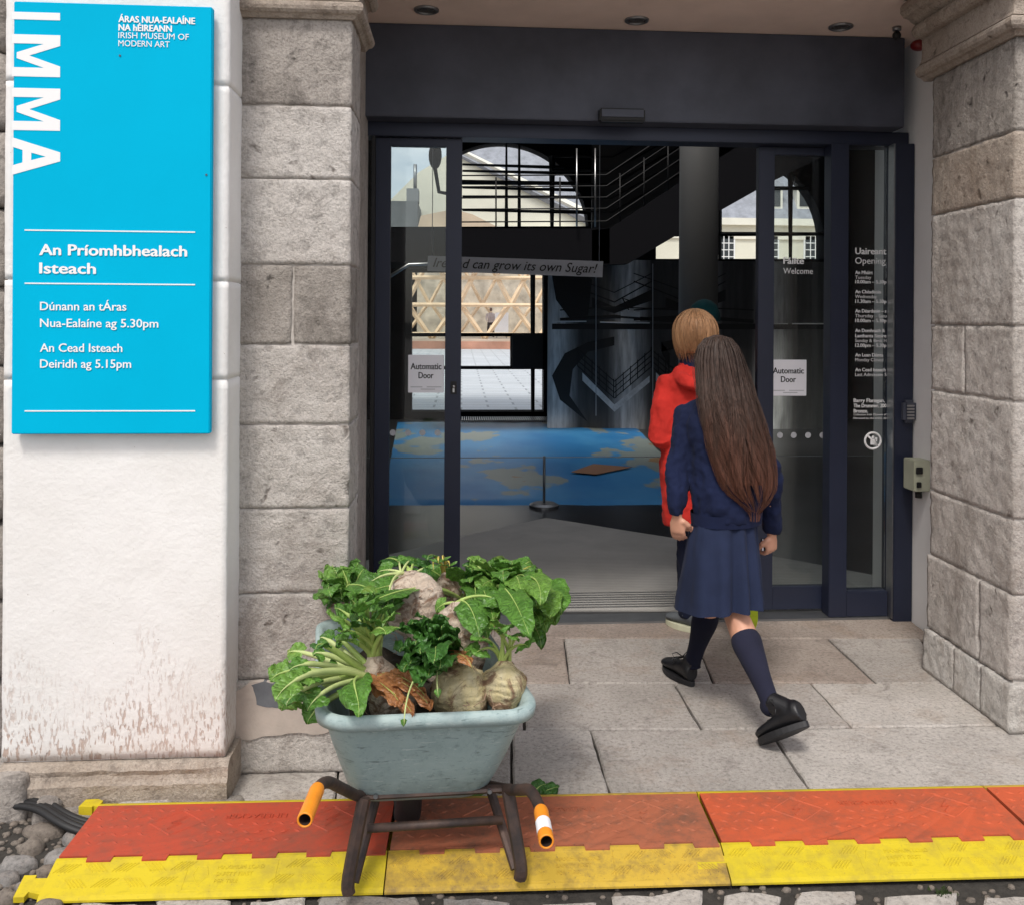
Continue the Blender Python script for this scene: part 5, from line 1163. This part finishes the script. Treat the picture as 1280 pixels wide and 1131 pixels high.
# ================================================================ PEOPLE
M['skin'] = simple('skin', (.58, .30, .20, 1), .5, 0, .12, 14, .05, 100)
def knit(name, c, sc=500):
    m = MT(name, .9, 0, 'World'); n = m.noise(sc, 3); n2 = m.noise(5, 4); m.col(m.mix(m.ramp(n2, [(.3, 0.), (.7, 1.)]), dk(c, .75), dk(c, 1.2))).bump(m.math('ADD', m.math('MULTIPLY', n, .4), m.noise(40, 3)), .3, .003)
    m.b.inputs['Sheen Weight'].default_value = .02; m.b.inputs['Specular IOR Level'].default_value = .2; return m.m
M['navy_knit'] = knit('navy wool jumper', (.008, .013, .042, 1)); M['navy_cloth'] = knit('navy skirt cloth', (.015, .022, .052, 1)); M['navy_trouser'] = knit('dark navy trousers', (.010, .014, .035, 1))
M['red_jacket'] = knit('red shell jacket', (.52, .030, .022, 1)); M['sock'] = knit('navy knee sock', (.016, .017, .034, 1)); M['sock_dark'] = knit('dark navy knee sock', (.006, .007, .018, 1))
M['shoe'] = simple('black leather shoe', (.008, .008, .010, 1), .42, 0, .3, 30, .2, 120); M['sole'] = simple('black rubber sole', (.010, .010, .012, 1), .6, 0, .2, 20)
def hand(mb, wrist, fdir, palmn, size=.17, curl=.9, thumb=1):
    """palm, four unequal bent fingers and a thumb; fdir = towards fingertips, palmn = palm normal (fingers curl to it)"""
    f = V(fdir).normalized(); pn = V(palmn); pn = (pn-f*pn.dot(f)).normalized(); s = f.cross(pn)
    pl = size*.52
    mb.tube([wrist-f*.03, wrist, wrist+f*pl*.4, wrist+f*pl*.85, wrist+f*pl], [(.021, .017), (.022, .016), (.034, .015), (.037, .014), (.033, .012)], 12, side=s)
    for k, (o, ln, ro) in enumerate(((-1.5, .40, 0), (-.5, .46, 0), (.5, .43, 0), (1.5, .34, 0))):
        b = wrist+f*pl*.9+s*o*.0175; L = size*ln; a = 0; p = b; pts = [b-f*.012, b]; d = f.copy()
        for j, (fr, c_) in enumerate(((.42, .55), (.32, .8), (.26, .6))):
            a += c_*curl*(1+.08*k); d = f*math.cos(a)+pn*math.sin(a); p = p+d*L*fr; pts.append(p)
        mb.tube(pts+[p+d*.003], [.0088, .0092, .0085, .0078, .0066, .004], 9)
    b = wrist+f*pl*.25-s*.028*thumb; d0 = (f*.7-s*.55*thumb+pn*.5).normalized(); d1 = (f*.8+pn*.6-s*.05*thumb).normalized()
    mb.tube([b-d0*.005, b+d0*.03, b+d0*.03+d1*.03, b+d0*.03+d1*.055, b+d0*.03+d1*.06], [.0125, .012, .010, .0085, .005], 9)
def head_(mb, c, face, up_=(0, 0, 1), k=1.0):
    f = V(face).normalized(); u = V(up_).normalized(); s = f.cross(u).normalized(); R = Matrix((s, f, u)).transposed()
    mb.ball(c+u*.01*k, (.074*k, .092*k, .108*k), 24, 16, mat=R); mb.ball(c+f*.025*k-u*.045*k, (.056*k, .068*k, .066*k), 18, 12, mat=R)
    mb.tube([c+f*.088*k+u*.012*k, c+f*.104*k-u*.012*k, c+f*.108*k-u*.022*k, c+f*.088*k-u*.028*k], [.007*k, .010*k, .012*k, .009*k], 8)
    mb.ball(c+f*.082*k-u*.052*k, (.022*k, .012*k, .006*k), 10, 6, mat=R); mb.ball(c+f*.080*k-u*.062*k, (.018*k, .011*k, .006*k), 10, 6, mat=R); mb.ball(c+f*.068*k-u*.09*k, (.022*k, .018*k, .018*k), 10, 6, mat=R)
    for q in (-1, 1):
        mb.ball(c+s*q*.076*k-f*.008*k-u*.002*k, (.010*k, .018*k, .031*k), 10, 8, mat=R)
    return R, f, u, s
def eyes(c, R, f, u, s, par, k=1.0):
    for q in (-1, 1): e = link('eye', MB().ball(c+f*.080*k+s*q*.030*k+u*.004*k, (.013*k, .010*k, .010*k), 12, 8, mat=R), 'text_white', par); link('iris', MB().disc(c+f*.0905*k+s*q*.030*k+u*.004*k, .0055*k, f, 12, .001), 'black', e)
def shoe(par, heel, toe, upv, ankle, k=1.0, upper='shoe', sole='sole', laces=True, solez=.024, lc='shoe'):
    f = (toe-heel); L = f.length; f.normalize(); u = V(upv); u = (u-f*u.dot(f)).normalized(); s = f.cross(u)
    mb = MB(); st = [(0.02, .030, .045, .045), (.10, .036, .055, .052), (.25, .038, .052, .050), (.42, .038, .042, .042), (.58, .043, .034, .034), (.74, .048, .028, .028), (.88, .044, .023, .024), (.97, .030, .018, .019), (1.0, .014, .012, .014)]
    mb.loft([[heel+f*(L*t)+u*(solez+hh*.75)+s*(w_*k*math.cos(a))+u*(hh*k*.82*math.sin(a)) for a in [2*math.pi*j/16 for j in range(16)]] for t, w_, hh, _ in st])
    an = heel+f*L*.2+u*(solez+.04); mb.tube([an, an+(ankle-an)*.5, ankle], [(.036*k, .045*k), (.036*k, .042*k), (.037*k, .04*k)], 14, side=s)
    o = link('shoe', remesh(mb, .005, 3), upper, par, recal=False)
    pts = []
    n = 28
    for j in range(n):
        a = 2*math.pi*j/n; t = .5-.5*math.cos(a); sg = 1 if math.sin(a) >= 0 else -1; w_ = (.034+.017*math.sin(min(1, max(0, t))*math.pi*.95-.3))*min(1, (math.sin(math.pi*min(max(t, .0), 1))**.38 if 0 < t < 1 else 0)+.0)*k
        pts.append(heel+f*(L*(t*1.02-.01))+s*(w_*sg))
    base = pts; hi = [p+u*solez for p in base]
    sb = MB(); sb.loft([base, [p+u*.003+(p-heel-f*L*.5)*.02 for p in base], [p+u*(solez-.002)+(p-heel-f*L*.5)*.02 for p in base], hi], cap=True, smooth=False); link('shoe_sole', sb, sole, o)
    if laces:
        lb = MB()
        for j in range(4): q = heel+f*L*(.40+.085*j)+u*(solez+.074-.010*j); lb.tube([q-s*.024, q+u*.006, q+s*.024], .0028, 6)
        q = heel+f*L*.38+u*(solez+.082)
        for sg in (-1, 1): lb.tube([q, q+s*sg*.03+u*.022, q+s*sg*.055+u*.02, q+s*sg*.045+u*.002, q], .0024, 6); lb.tube([q, q+s*sg*.03-f*.0+u*.0, q+s*sg*.05-u*.03], .002, 6)
        link('laces', lb, lc, o)
    return o
def fold(s, amp, seed): return lambda p: amp*(noise.fractal(V((p.x*s, p.y*s, p.z*s*.8))+V((seed, 0, 0)), .9, 2, 3))
# ---------------- girl in school uniform
HD = V((-.28, 1, 0)).normalized(); HR = V((1, .28, 0)).normalized()
G = thing('person', gz(905, 895), 'person with very long dark brown hair in navy jumper and skirt striding to the doors', 'person')
A = lambda x, y, Y: at(x, y, Y)
pel, che, nek, hd = A(906, 655, 3.86), A(901, 560, 3.86), A(899, 490, 3.88), A(897, 462, 3.90)
ls, le, lw = A(861, 520, 3.90), A(846, 590, 3.86), A(846, 645, 3.82)
rs, re, rw_ = A(938, 522, 3.86), A(964, 604, 3.86), A(965, 668, 3.92)
lh, rh = A(887, 690, 3.90), A(927, 690, 3.84); lk_, rk = A(884, 765, 4.02), A(920, 768, 3.77); lf, rf = A(866, 826, 4.10), A(962, 876, 3.50)
mb = MB()
mb.tube([pel+V((0, 0, -.1)), pel, pel+V((0, 0, .12)), che, A(905, 520, 3.87), nek+V((0, 0, -.02))], [(.14, .10), (.15, .105), (.115, .085), (.13, .09), (.13, .08), (.05, .05)], 18, side=HR)
mb.tube([nek+V((0, 0, -.04)), nek, hd], [.052, .046, .045], 12)
R_h = head_(mb, hd, HD, k=.98)
for a, b, c in ((ls, le, lw), (rs, re, rw_)): mb.tube([a, a.lerp(b, .5), b, b.lerp(c, .4), c], [.048, .040, .034, .031, .022], 12)
hand(mb, lw+V((.0, 0, -.0)), (.10, .15, -1), (.6, .75, 0), .140, .45, -1); hand(mb, rw_, (.0, .12, -1), (-.5, .8, .1), .138, 1.0, 1)
for a, b, c, ex in ((lh, lk_, lf, 0), (rh, rk, rf, 0)): mb.tube([a, a.lerp(b, .45), b+(a-b)*.06, b, b.lerp(c, .25), b.lerp(c, .6), c], [.074, .066, .055, .052, .055, .038, .030], 16)
link('body', remesh(mb, .0055, 2), 'skin', G, recal=False)
eyes(hd, *R_h, G, .98)
# jumper: trunk, sleeves, cuffs
mb = MB()
mb.tube([A(908, 648, 3.85), A(908, 632, 3.85), A(907, 605, 3.85), che, A(899, 530, 3.86), A(898, 505, 3.87), nek+V((0, 0, -.005))], [(.154, .122), (.160, .126), (.158, .122), (.150, .118), (.148, .105), (.11, .080), (.060, .058)], 24, side=HR)
mb.tube([A(880, 515, 3.88), ls, ls.lerp(le, .5), le, le.lerp(lw, .5), lw+V((0, 0, .03)), lw+V((0, 0, .0))], [.056, .058, .054, .049, .047, .038, .033], 16)
mb.tube([A(922, 515, 3.86), rs, rs.lerp(re, .5), re, re.lerp(rw_, .5), rw_+V((0, 0, .03)), rw_+V((0, 0, .005))], [.056, .058, .053, .048, .045, .037, .032], 16)
jf = fold(8, .016, 3); jf2 = fold(24, .007, 8)
link('jumper', remesh(mb, .007, 5, lambda p: jf(p)+jf2(p)), 'navy_knit', G, recal=False)
link('jumper_hem', MB().tube([A(908, 653, 3.85), A(908, 638, 3.85)], [(.156, .124), (.160, .127)], 36, side=HR, cap=False), 'navy_knit', G)
# pleated skirt
rings = []; W0, W1 = A(906, 640, 3.85), A(901, 757, 3.82); n = 96
for j in range(19):
    t = j/18; c = W0.lerp(W1, t); rx = .134+.052*t**.7; ry = .100+.080*t**.7; row = []
    for k in range(n):
        a = 2*math.pi*k/n; m_ = 0
        for ca, wd, dp in ((-1.72, .13, .030), (-1.25, .12, .034), (-2.3, .18, .018), (-.75, .16, .022), (.6, .2, .03), (1.5, .2, .03), (2.4, .2, .03)):
            d = (a-ca+math.pi) % (2*math.pi)-math.pi; m_ -= dp*1.1*math.exp(-(d/wd)**2)*(.25+t) ; m_ += .35*dp*math.exp(-((d-.22)/.06)**2)*t
        m_ += .012*t*math.sin(a*5+1.2)+.006*fbm(V((math.cos(a), math.sin(a), t)), 2.5, 3, 4)
        z_ = -.018*t*math.cos(a-2.2)
        row.append(c+HR*((rx+m_)*math.cos(a))-HD.normalized()*(-(ry+m_)*math.sin(a))+V((0, 0, z_)))
    rings.append(row)
sk = MB(); sk.loft(rings, cap=False); inn_ = [[p.lerp(W0.lerp(W1, j/18), .02) for p in r_] for j, r_ in enumerate(rings)]; sk.loft(inn_, cap=False); sk.loft([rings[-1], inn_[-1]], cap=False)
link('skirt', sk, 'navy_cloth', G, recal=False)
# knee socks
link('sock', MB().tube(spl([lk_+V((0, 0, .03)), lk_, lk_.lerp(lf, .3), lk_.lerp(lf, .65), lf, lf+V((0, .0, -.03))], 4), [.052]*4+[.054, .056, .058, .057, .054, .050, .046, .043, .040, .038, .037, .036, .036, .036, .036, .036, .036], 20), 'sock_dark', G)
s0_ = rk.lerp(rf, .25); link('sock', MB().tube(spl([s0_, rk.lerp(rf, .29), rk.lerp(rf, .43), rk.lerp(rf, .7), rf, rf+V((.0, .01, -.03))], 4), [.0535, .0555, .0565, .058, .060, .062, .062, .061, .058, .055, .052, .048, .044, .041, .038, .037, .036, .036, .036, .036, .036], 20), 'sock', G)
h0 = gz(866, 858, 0); shoe(G, h0, h0+V((-.075, .225, .004)), (0, 0, 1), lf+V((0, 0, .01)), .98)
tp_ = gz(952, 931, .004); hp = at(996, 908, tp_.y-.10); hp = tp_+V((.135, -.13, .125)); shoe(G, hp, tp_+V((0, 0.0, 0)), (-.15, .65, 1), rf+V((0, 0, .0)), 1.0)
# phone held in the right hand
hp_ = A(963, 684, 3.90); link_ = thing('phone', hp_, 'small dark phone with white edge in the right hand of the person in navy', 'phone')
link('phone_body', MB().bbox(hp_+V((-.035, .02, -.02)), hp_+V((.03, .03, .035)), .004), 'black', link_); link('phone_edge', MB().bbox(hp_+V((-.030, .0175, -.018)), hp_+V((-.024, .0195, .034)), .001), 'paper', link_)
# long hair: inner volume and many locks
def hairmat(name, stops, zlo, zhi):
    m = MT(name, .5, 0, 'World'); z = m.z(); t = m.n.new('ShaderNodeMapRange'); t.inputs[1].default_value = zlo; t.inputs[2].default_value = zhi; m.L(z[2], t.inputs[0])
    f = m.math('ADD', t.outputs[0], m.math('MULTIPLY', m.math('SUBTRACT', m.noise(1, 3, .5, m.map((45, 45, 3))), .5), .55))
    c = m.ramp(f, stops); c = m.mix(m.ramp(m.noise(1, 2, .5, m.map((160, 160, 4))), [(.35, .6), (.6, 0.)]), c, dk(stops[-1][1], .35)); m.col(c); m.b.inputs['Specular IOR Level'].default_value = .3; return m.m
M['hair'] = hairmat('long brown hair', [(0., (.26, .105, .065, 1)), (.32, (.16, .068, .045, 1)), (.62, (.085, .046, .033, 1)), (1., (.058, .036, .028, 1))], .75, 1.5)
M['hair_blonde'] = hairmat('strawberry blonde hair', [(0., (.30, .15, .070, 1)), (.5, (.50, .27, .135, 1)), (1., (.56, .32, .17, 1))], 1.35, 1.70)
cen_ = [(419, 897, 4, 3.90, .02), (423, 897, 17, 3.90, .065), (433, 897, 26, 3.90, .095), (450, 898, 31, 3.89, .112), (475, 902, 34, 3.86, .108), (500, 908, 38, 3.80, .085), (530, 916, 43, 3.755, .065), (560, 924, 45, 3.735, .055), (590, 931, 43, 3.73, .050), (612, 936, 36, 3.73, .045), (630, 941, 17, 3.735, .03), (638, 943, 4, 3.74, .012)]
def hc(y):
    for a, b in zip(cen_, cen_[1:]):
        if a[0] <= y <= b[0]:
            f = (y-a[0])/(b[0]-a[0]); f2 = f; return [a[i]+(b[i]-a[i])*f2 for i in range(1, 5)]
    return list(cen_[-1][1:]) if y > cen_[-1][0] else list(cen_[0][1:])
def hp3(u, y, off=0):   # u in -1..1 across, surface facing the viewer
    cx, hw, Y, ry = hc(y); hw *= 1-.12*max(0, min(1, (y-480)/60)); a = u*math.pi*.5; p = at(cx, y, Y); wx = hw*Y/F
    return p+V((1, 0, 0))*(wx*math.sin(a))+V((0, -1, 0))*((ry+off)*math.cos(a))
hb_ = MB(); rings = []
for i in range(40):
    y = 419+(604-419)*i/39; cx, hw, Y, ry = hc(y); hw *= 1-.12*max(0, min(1, (y-480)/60)); p = at(cx, y, Y); wx = hw*Y/F*.92; rings.append([p+V((wx*math.cos(a), -ry*.93*math.sin(a)*(1 if math.sin(a) > 0 else (1.0 if y < 460 else .25)), 0)) for a in [2*math.pi*k/32 for k in range(32)]])
hb_.loft(rings)
HG = link('hair', hb_, 'hair', G)
st_ = MB(); r = random.Random(3)
for k in range(1500):
    u0 = r.uniform(-1, 1); cl = round(u0*9)/9; u0 = u0*.55+cl*.45; y0 = r.choice((420, 422, 426, 430, 440, 470, 500)) + r.uniform(-1, 8); y1 = 640-70*r.random()**2.2 - 18*abs(math.sin(cl*8)) if abs(u0) < .85 else r.uniform(540, 625); pts = []; n = 13; ph = r.uniform(0, 6); am = r.uniform(.0, .05); cph = cl*7
    for i in range(n+1):
        t = i/n; y = y0+(y1-y0)*t; u = u0+am*math.sin(t*7+ph)*t+.16*math.sin(t*6+cph)*t; u = max(-1.05, min(1.05, u)); pts.append(hp3(u, y, .004+.009*math.sin(cl*21+t*4)+r.uniform(-.001, .002)))
    w_ = r.uniform(.0009, .0022); st_.tube(pts, [(w_*(1-.75*(i/n)**3), w_*.5) for i in range(n+1)], 3, side=(1, 0, 0), cap=False)
for k in range(170):
    u0 = r.choice((-1, 1))*r.uniform(.75, 1.0) if k % 2 else r.uniform(-1, 1); y0 = r.uniform(424, 560); y1 = min(652, y0+r.uniform(60, 140)); ph = r.uniform(0, 6); pts = []
    for i in range(9):
        t = i/8; q = hp3(max(-1, min(1, u0+.08*math.sin(t*6+ph))), min(640, y0+(y1-y0)*t), .006); pts.append(q+V((math.copysign(.016, u0)*abs(u0)**3*math.sin(t*math.pi*.8)*r.uniform(.7, 1.3), -.008*math.sin(t*3), -max(0, y0+(y1-y0)*t-640)*.003)))
    st_.tube(pts, .0007, 3, cap=False)
tag(link('hair_strands', st_, 'hair', HG, recal=False), kind='stuff')
# ---------------- person in red jacket
D = thing('person', gz(878, 790), 'person with short strawberry blonde hair in a red hooded jacket entering the doorway', 'person')
X = V((1, 0, 0)); mb = MB(); hd2 = A(868, 418, 4.72)
pel = A(882, 640, 4.7); che = A(872, 520, 4.7)
ls, le, lw = A(838, 480, 4.72), A(824, 545, 4.66), A(850, 560, 4.95); rs, re, rw_ = A(908, 478, 4.72), A(918, 550, 4.72), A(912, 600, 4.85)
lh, rh = A(868, 650, 4.72), A(900, 650, 4.70); lk2, rk2 = A(864, 715, 4.80), A(912, 712, 4.72); la, ra = A(864, 765, 4.84), A(932, 758, 4.60)
mb.tube([pel+V((0, 0, -.08)), pel, che, A(870, 470, 4.72), A(868, 455, 4.72)], [(.16, .12), (.17, .12), (.17, .12), (.15, .09), (.06, .06)], 18, side=X)
mb.tube([A(868, 460, 4.72), hd2], [.055, .05], 12); R2 = head_(mb, hd2, (.05, 1, 0))
for a, b, c in ((ls, le, lw), (rs, re, rw_)): mb.tube([a, b, c], [.05, .038, .026], 12)
hand(mb, lw, (.6, .7, .1), (.3, .3, -1), .16, .6, 1); hand(mb, rw_, (.1, .3, -1), (-.5, .8, .1), .16, .8, 1)
for a, b, c in ((lh, lk2, la), (rh, rk2, ra)): mb.tube([a, a.lerp(b, .5), b, b.lerp(c, .4), c], [.085, .075, .055, .05, .036], 14)
link('body', remesh(mb, .007, 2), 'skin', D, recal=False); eyes(hd2, *R2, D)
mb = MB(); mb.tube([A(876, 652, 4.7), A(874, 620, 4.7), A(872, 570, 4.7), A(872, 520, 4.7), A(870, 480, 4.71), A(869, 462, 4.72), A(868, 450, 4.72)], [(.190, .150), (.195, .150), (.185, .142), (.185, .14), (.185, .12), (.12, .10), (.080, .08)], 24, side=X)
mb.tube([A(855, 476, 4.72), ls, ls.lerp(le, .5), le, le.lerp(lw, .55), lw], [.07, .075, .070, .066, .056, .042], 16); mb.tube([A(890, 476, 4.72), rs, rs.lerp(re, .5), re, re.lerp(rw_, .5), rw_], [.07, .075, .070, .066, .056, .042], 16)
# folded hood at the nape
mb.tube(spl([A(845, 462, 4.70), A(858, 478, 4.58), A(874, 480, 4.56), A(890, 472, 4.60), A(896, 458, 4.72)], 5), .036, 12)
rf1 = fold(6, .016, 5); rf2 = fold(18, .007, 6); link('jacket', remesh(mb, .008, 4, lambda p: rf1(p)+rf2(p)), 'red_jacket', D, recal=False)
link('collar_scarf', MB().tube([A(868, 462, 4.71), A(868, 440, 4.72)], [(.082, .080), (.070, .075)], 20, cap=False), 'navy_knit', D)
mb = MB(); mb.tube([A(880, 622, 4.7), pel, A(881, 662, 4.7)], [(.15, .12), (.165, .12), (.15, .11)], 18, side=X)
for a, b, c in ((lh, lk2, la), (rh, rk2, ra)): mb.tube([a+V((0, 0, .06)), a, a.lerp(b, .5), b, b.lerp(c, .5), c, c+V((0, 0, -.02))], [.09, .098, .088, .075, .070, .064, .062], 16)
tf = fold(9, .010, 9); link('trousers', remesh(mb, .008, 4, tf), 'navy_trouser', D, recal=False)
M['trainer'] = simple('grey knitted trainer', (.09, .10, .11, 1), .7, 0, .2, 30); M['cream_sole'] = simple('cream foam sole', (.58, .58, .42, 1), .6, 0, .1, 20); M['lime'] = simple('lime yellow foam', (.50, .62, .03, 1), .5, 0, .2, 20)
h1 = gz(877, 792, 0); shoe(D, h1, h1+V((-.14, .19, 0)), (0, 0, 1), la, 1.0, 'trainer', 'cream_sole', True, .03, 'trainer')
h2 = A(943, 756, 4.45); o = shoe(D, h2, h2+V((-.03, .13, -.22)), (.1, .9, .5), ra, 1.0, 'rubber', 'lime', False, .03)
# blonde bob
hc2 = hd2+V((0, -.012, .012)); hb_ = MB(); rings = []
def bob(th, ph, off=0):   # th 0 crown .. ; drops below the equator as a bob
    t = th; 
    if t < math.pi/2: p = V((.112*math.sin(t)*math.cos(ph), .122*math.sin(t)*math.sin(ph), .118*math.cos(t)))
    else:
        d = (t-math.pi/2)/.9; p = V((.112*(1-.20*d*d)*math.cos(ph), .122*(1-.30*d*d)*math.sin(ph), -.115*d))
    return hc2+p*(1+off)
def lowlim(ph): return math.pi/2+.9*(.95 if math.sin(ph) < .35 else .1)
for i in range(18):
    row = []
    for k in range(40):
        ph = 2*math.pi*k/40; row.append(bob(max(.02, lowlim(ph)*i/17), ph, .02*noise.noise(V((math.cos(ph)*6, math.sin(ph)*6, i*.1)))))
    rings.append(row)
hb_.loft(rings); HB = link('hair', hb_, 'hair_blonde', D)
st_ = MB(); r = random.Random(5)
for k in range(1100):
    ph = r.uniform(0, 6.283); lim = lowlim(ph)*r.uniform(.72, 1.12); t0 = r.uniform(.05, .8); pts = []; wv_ = r.uniform(-.15, .15); cl = round(ph*5)
    for i in range(9):
        t = i/8; pts.append(bob(t0+(lim-t0)*t, ph+wv_*t*t+.06*math.sin(cl*3+t*4), .025+.05*math.sin(cl*9.1+t*2)*t+.02*t))
    w_ = r.uniform(.001, .0024); st_.tube(pts, [(w_*(1-.8*(i/8)**2), w_*.5) for i in range(9)], 3, cap=False)
tag(link('hair_strands', st_, 'hair_blonde', HB, recal=False), kind='stuff')
# ---------------- third person ahead, mostly hidden
T = thing('person', gz(880, 735), 'mostly hidden person in a dark teal knitted hat ahead of the one in red', 'person')
hd3 = A(880, 402, 5.7); mb = MB(); pel = A(886, 600, 5.7)
mb.tube([pel+V((0, 0, -.1)), pel, A(876, 500, 5.7), A(878, 455, 5.7), A(880, 436, 5.7)], [(.16, .12), (.17, .12), (.18, .12), (.15, .1), (.06, .06)], 16, side=X); mb.tube([A(880, 440, 5.7), hd3], .055, 12); R3 = head_(mb, hd3, (.05, 1, 0))
for s in (-1, 1):
    b = V((pel.x+s*.09, 5.7+s*.12, .5)); mb.tube([pel+X*s*.09, b, V((pel.x+s*.09, 5.7-s*.12, .09))], [.09, .06, .04], 12); e = A(882+s*26, 520, 5.7); q = e+V((0, .1, -.22)); mb.tube([A(882+s*22, 462, 5.7), e, q], [.055, .045, .03], 12); hand(mb, q, (0, .3, -1), (-s*.6, .7, 0), .17, .7, s)
link('body', remesh(mb, .010, 2), 'skin', T, recal=False); eyes(hd3, *R3, T)
mb = MB(); mb.tube([A(876, 630, 5.7), A(876, 560, 5.7), A(876, 470, 5.7), A(879, 445, 5.7)], [(.19, .15), (.19, .15), (.19, .14), (.08, .08)], 20, side=X)
for s in (-1, 1): e = A(882+s*26, 520, 5.7); mb.tube([A(882+s*22, 462, 5.7), e, e+V((0, .1, -.20))], [.07, .066, .045], 14)
M['grey_coat'] = knit('dark grey coat', (.045, .048, .05, 1)); link('coat', remesh(mb, .012, 4, fold(7, .01, 2)), 'grey_coat', T, recal=False)
mb = MB()
for s in (-1, 1): mb.tube([pel+X*s*.08+V((0, 0, .05)), V((pel.x+s*.09, 5.7+s*.12, .5)), V((pel.x+s*.09, 5.7-s*.12, .10))], [.1, .075, .06], 14)
link('trousers', remesh(mb, .012, 3), 'navy_trouser', T, recal=False)
for s in (-1, 1): q = V((pel.x+s*.09, 5.65-s*.12, 0)); shoe(T, q, q+V((0, .26, 0)), (0, 0, 1), q+V((0, .05, .12)), 1.0)
link('knitted_hat', MB().tube([hd3+V((0, -.005, .00)), hd3+V((0, -.005, .05)), hd3+V((0, -.005, .10)), hd3+V((0, -.005, .128)), hd3+V((0, -.005, .14))], [(.098, .108), (.098, .108), (.078, .088), (.045, .05), (.01, .01)], 24), knit('teal wool', (.006, .055, .062, 1)), T)
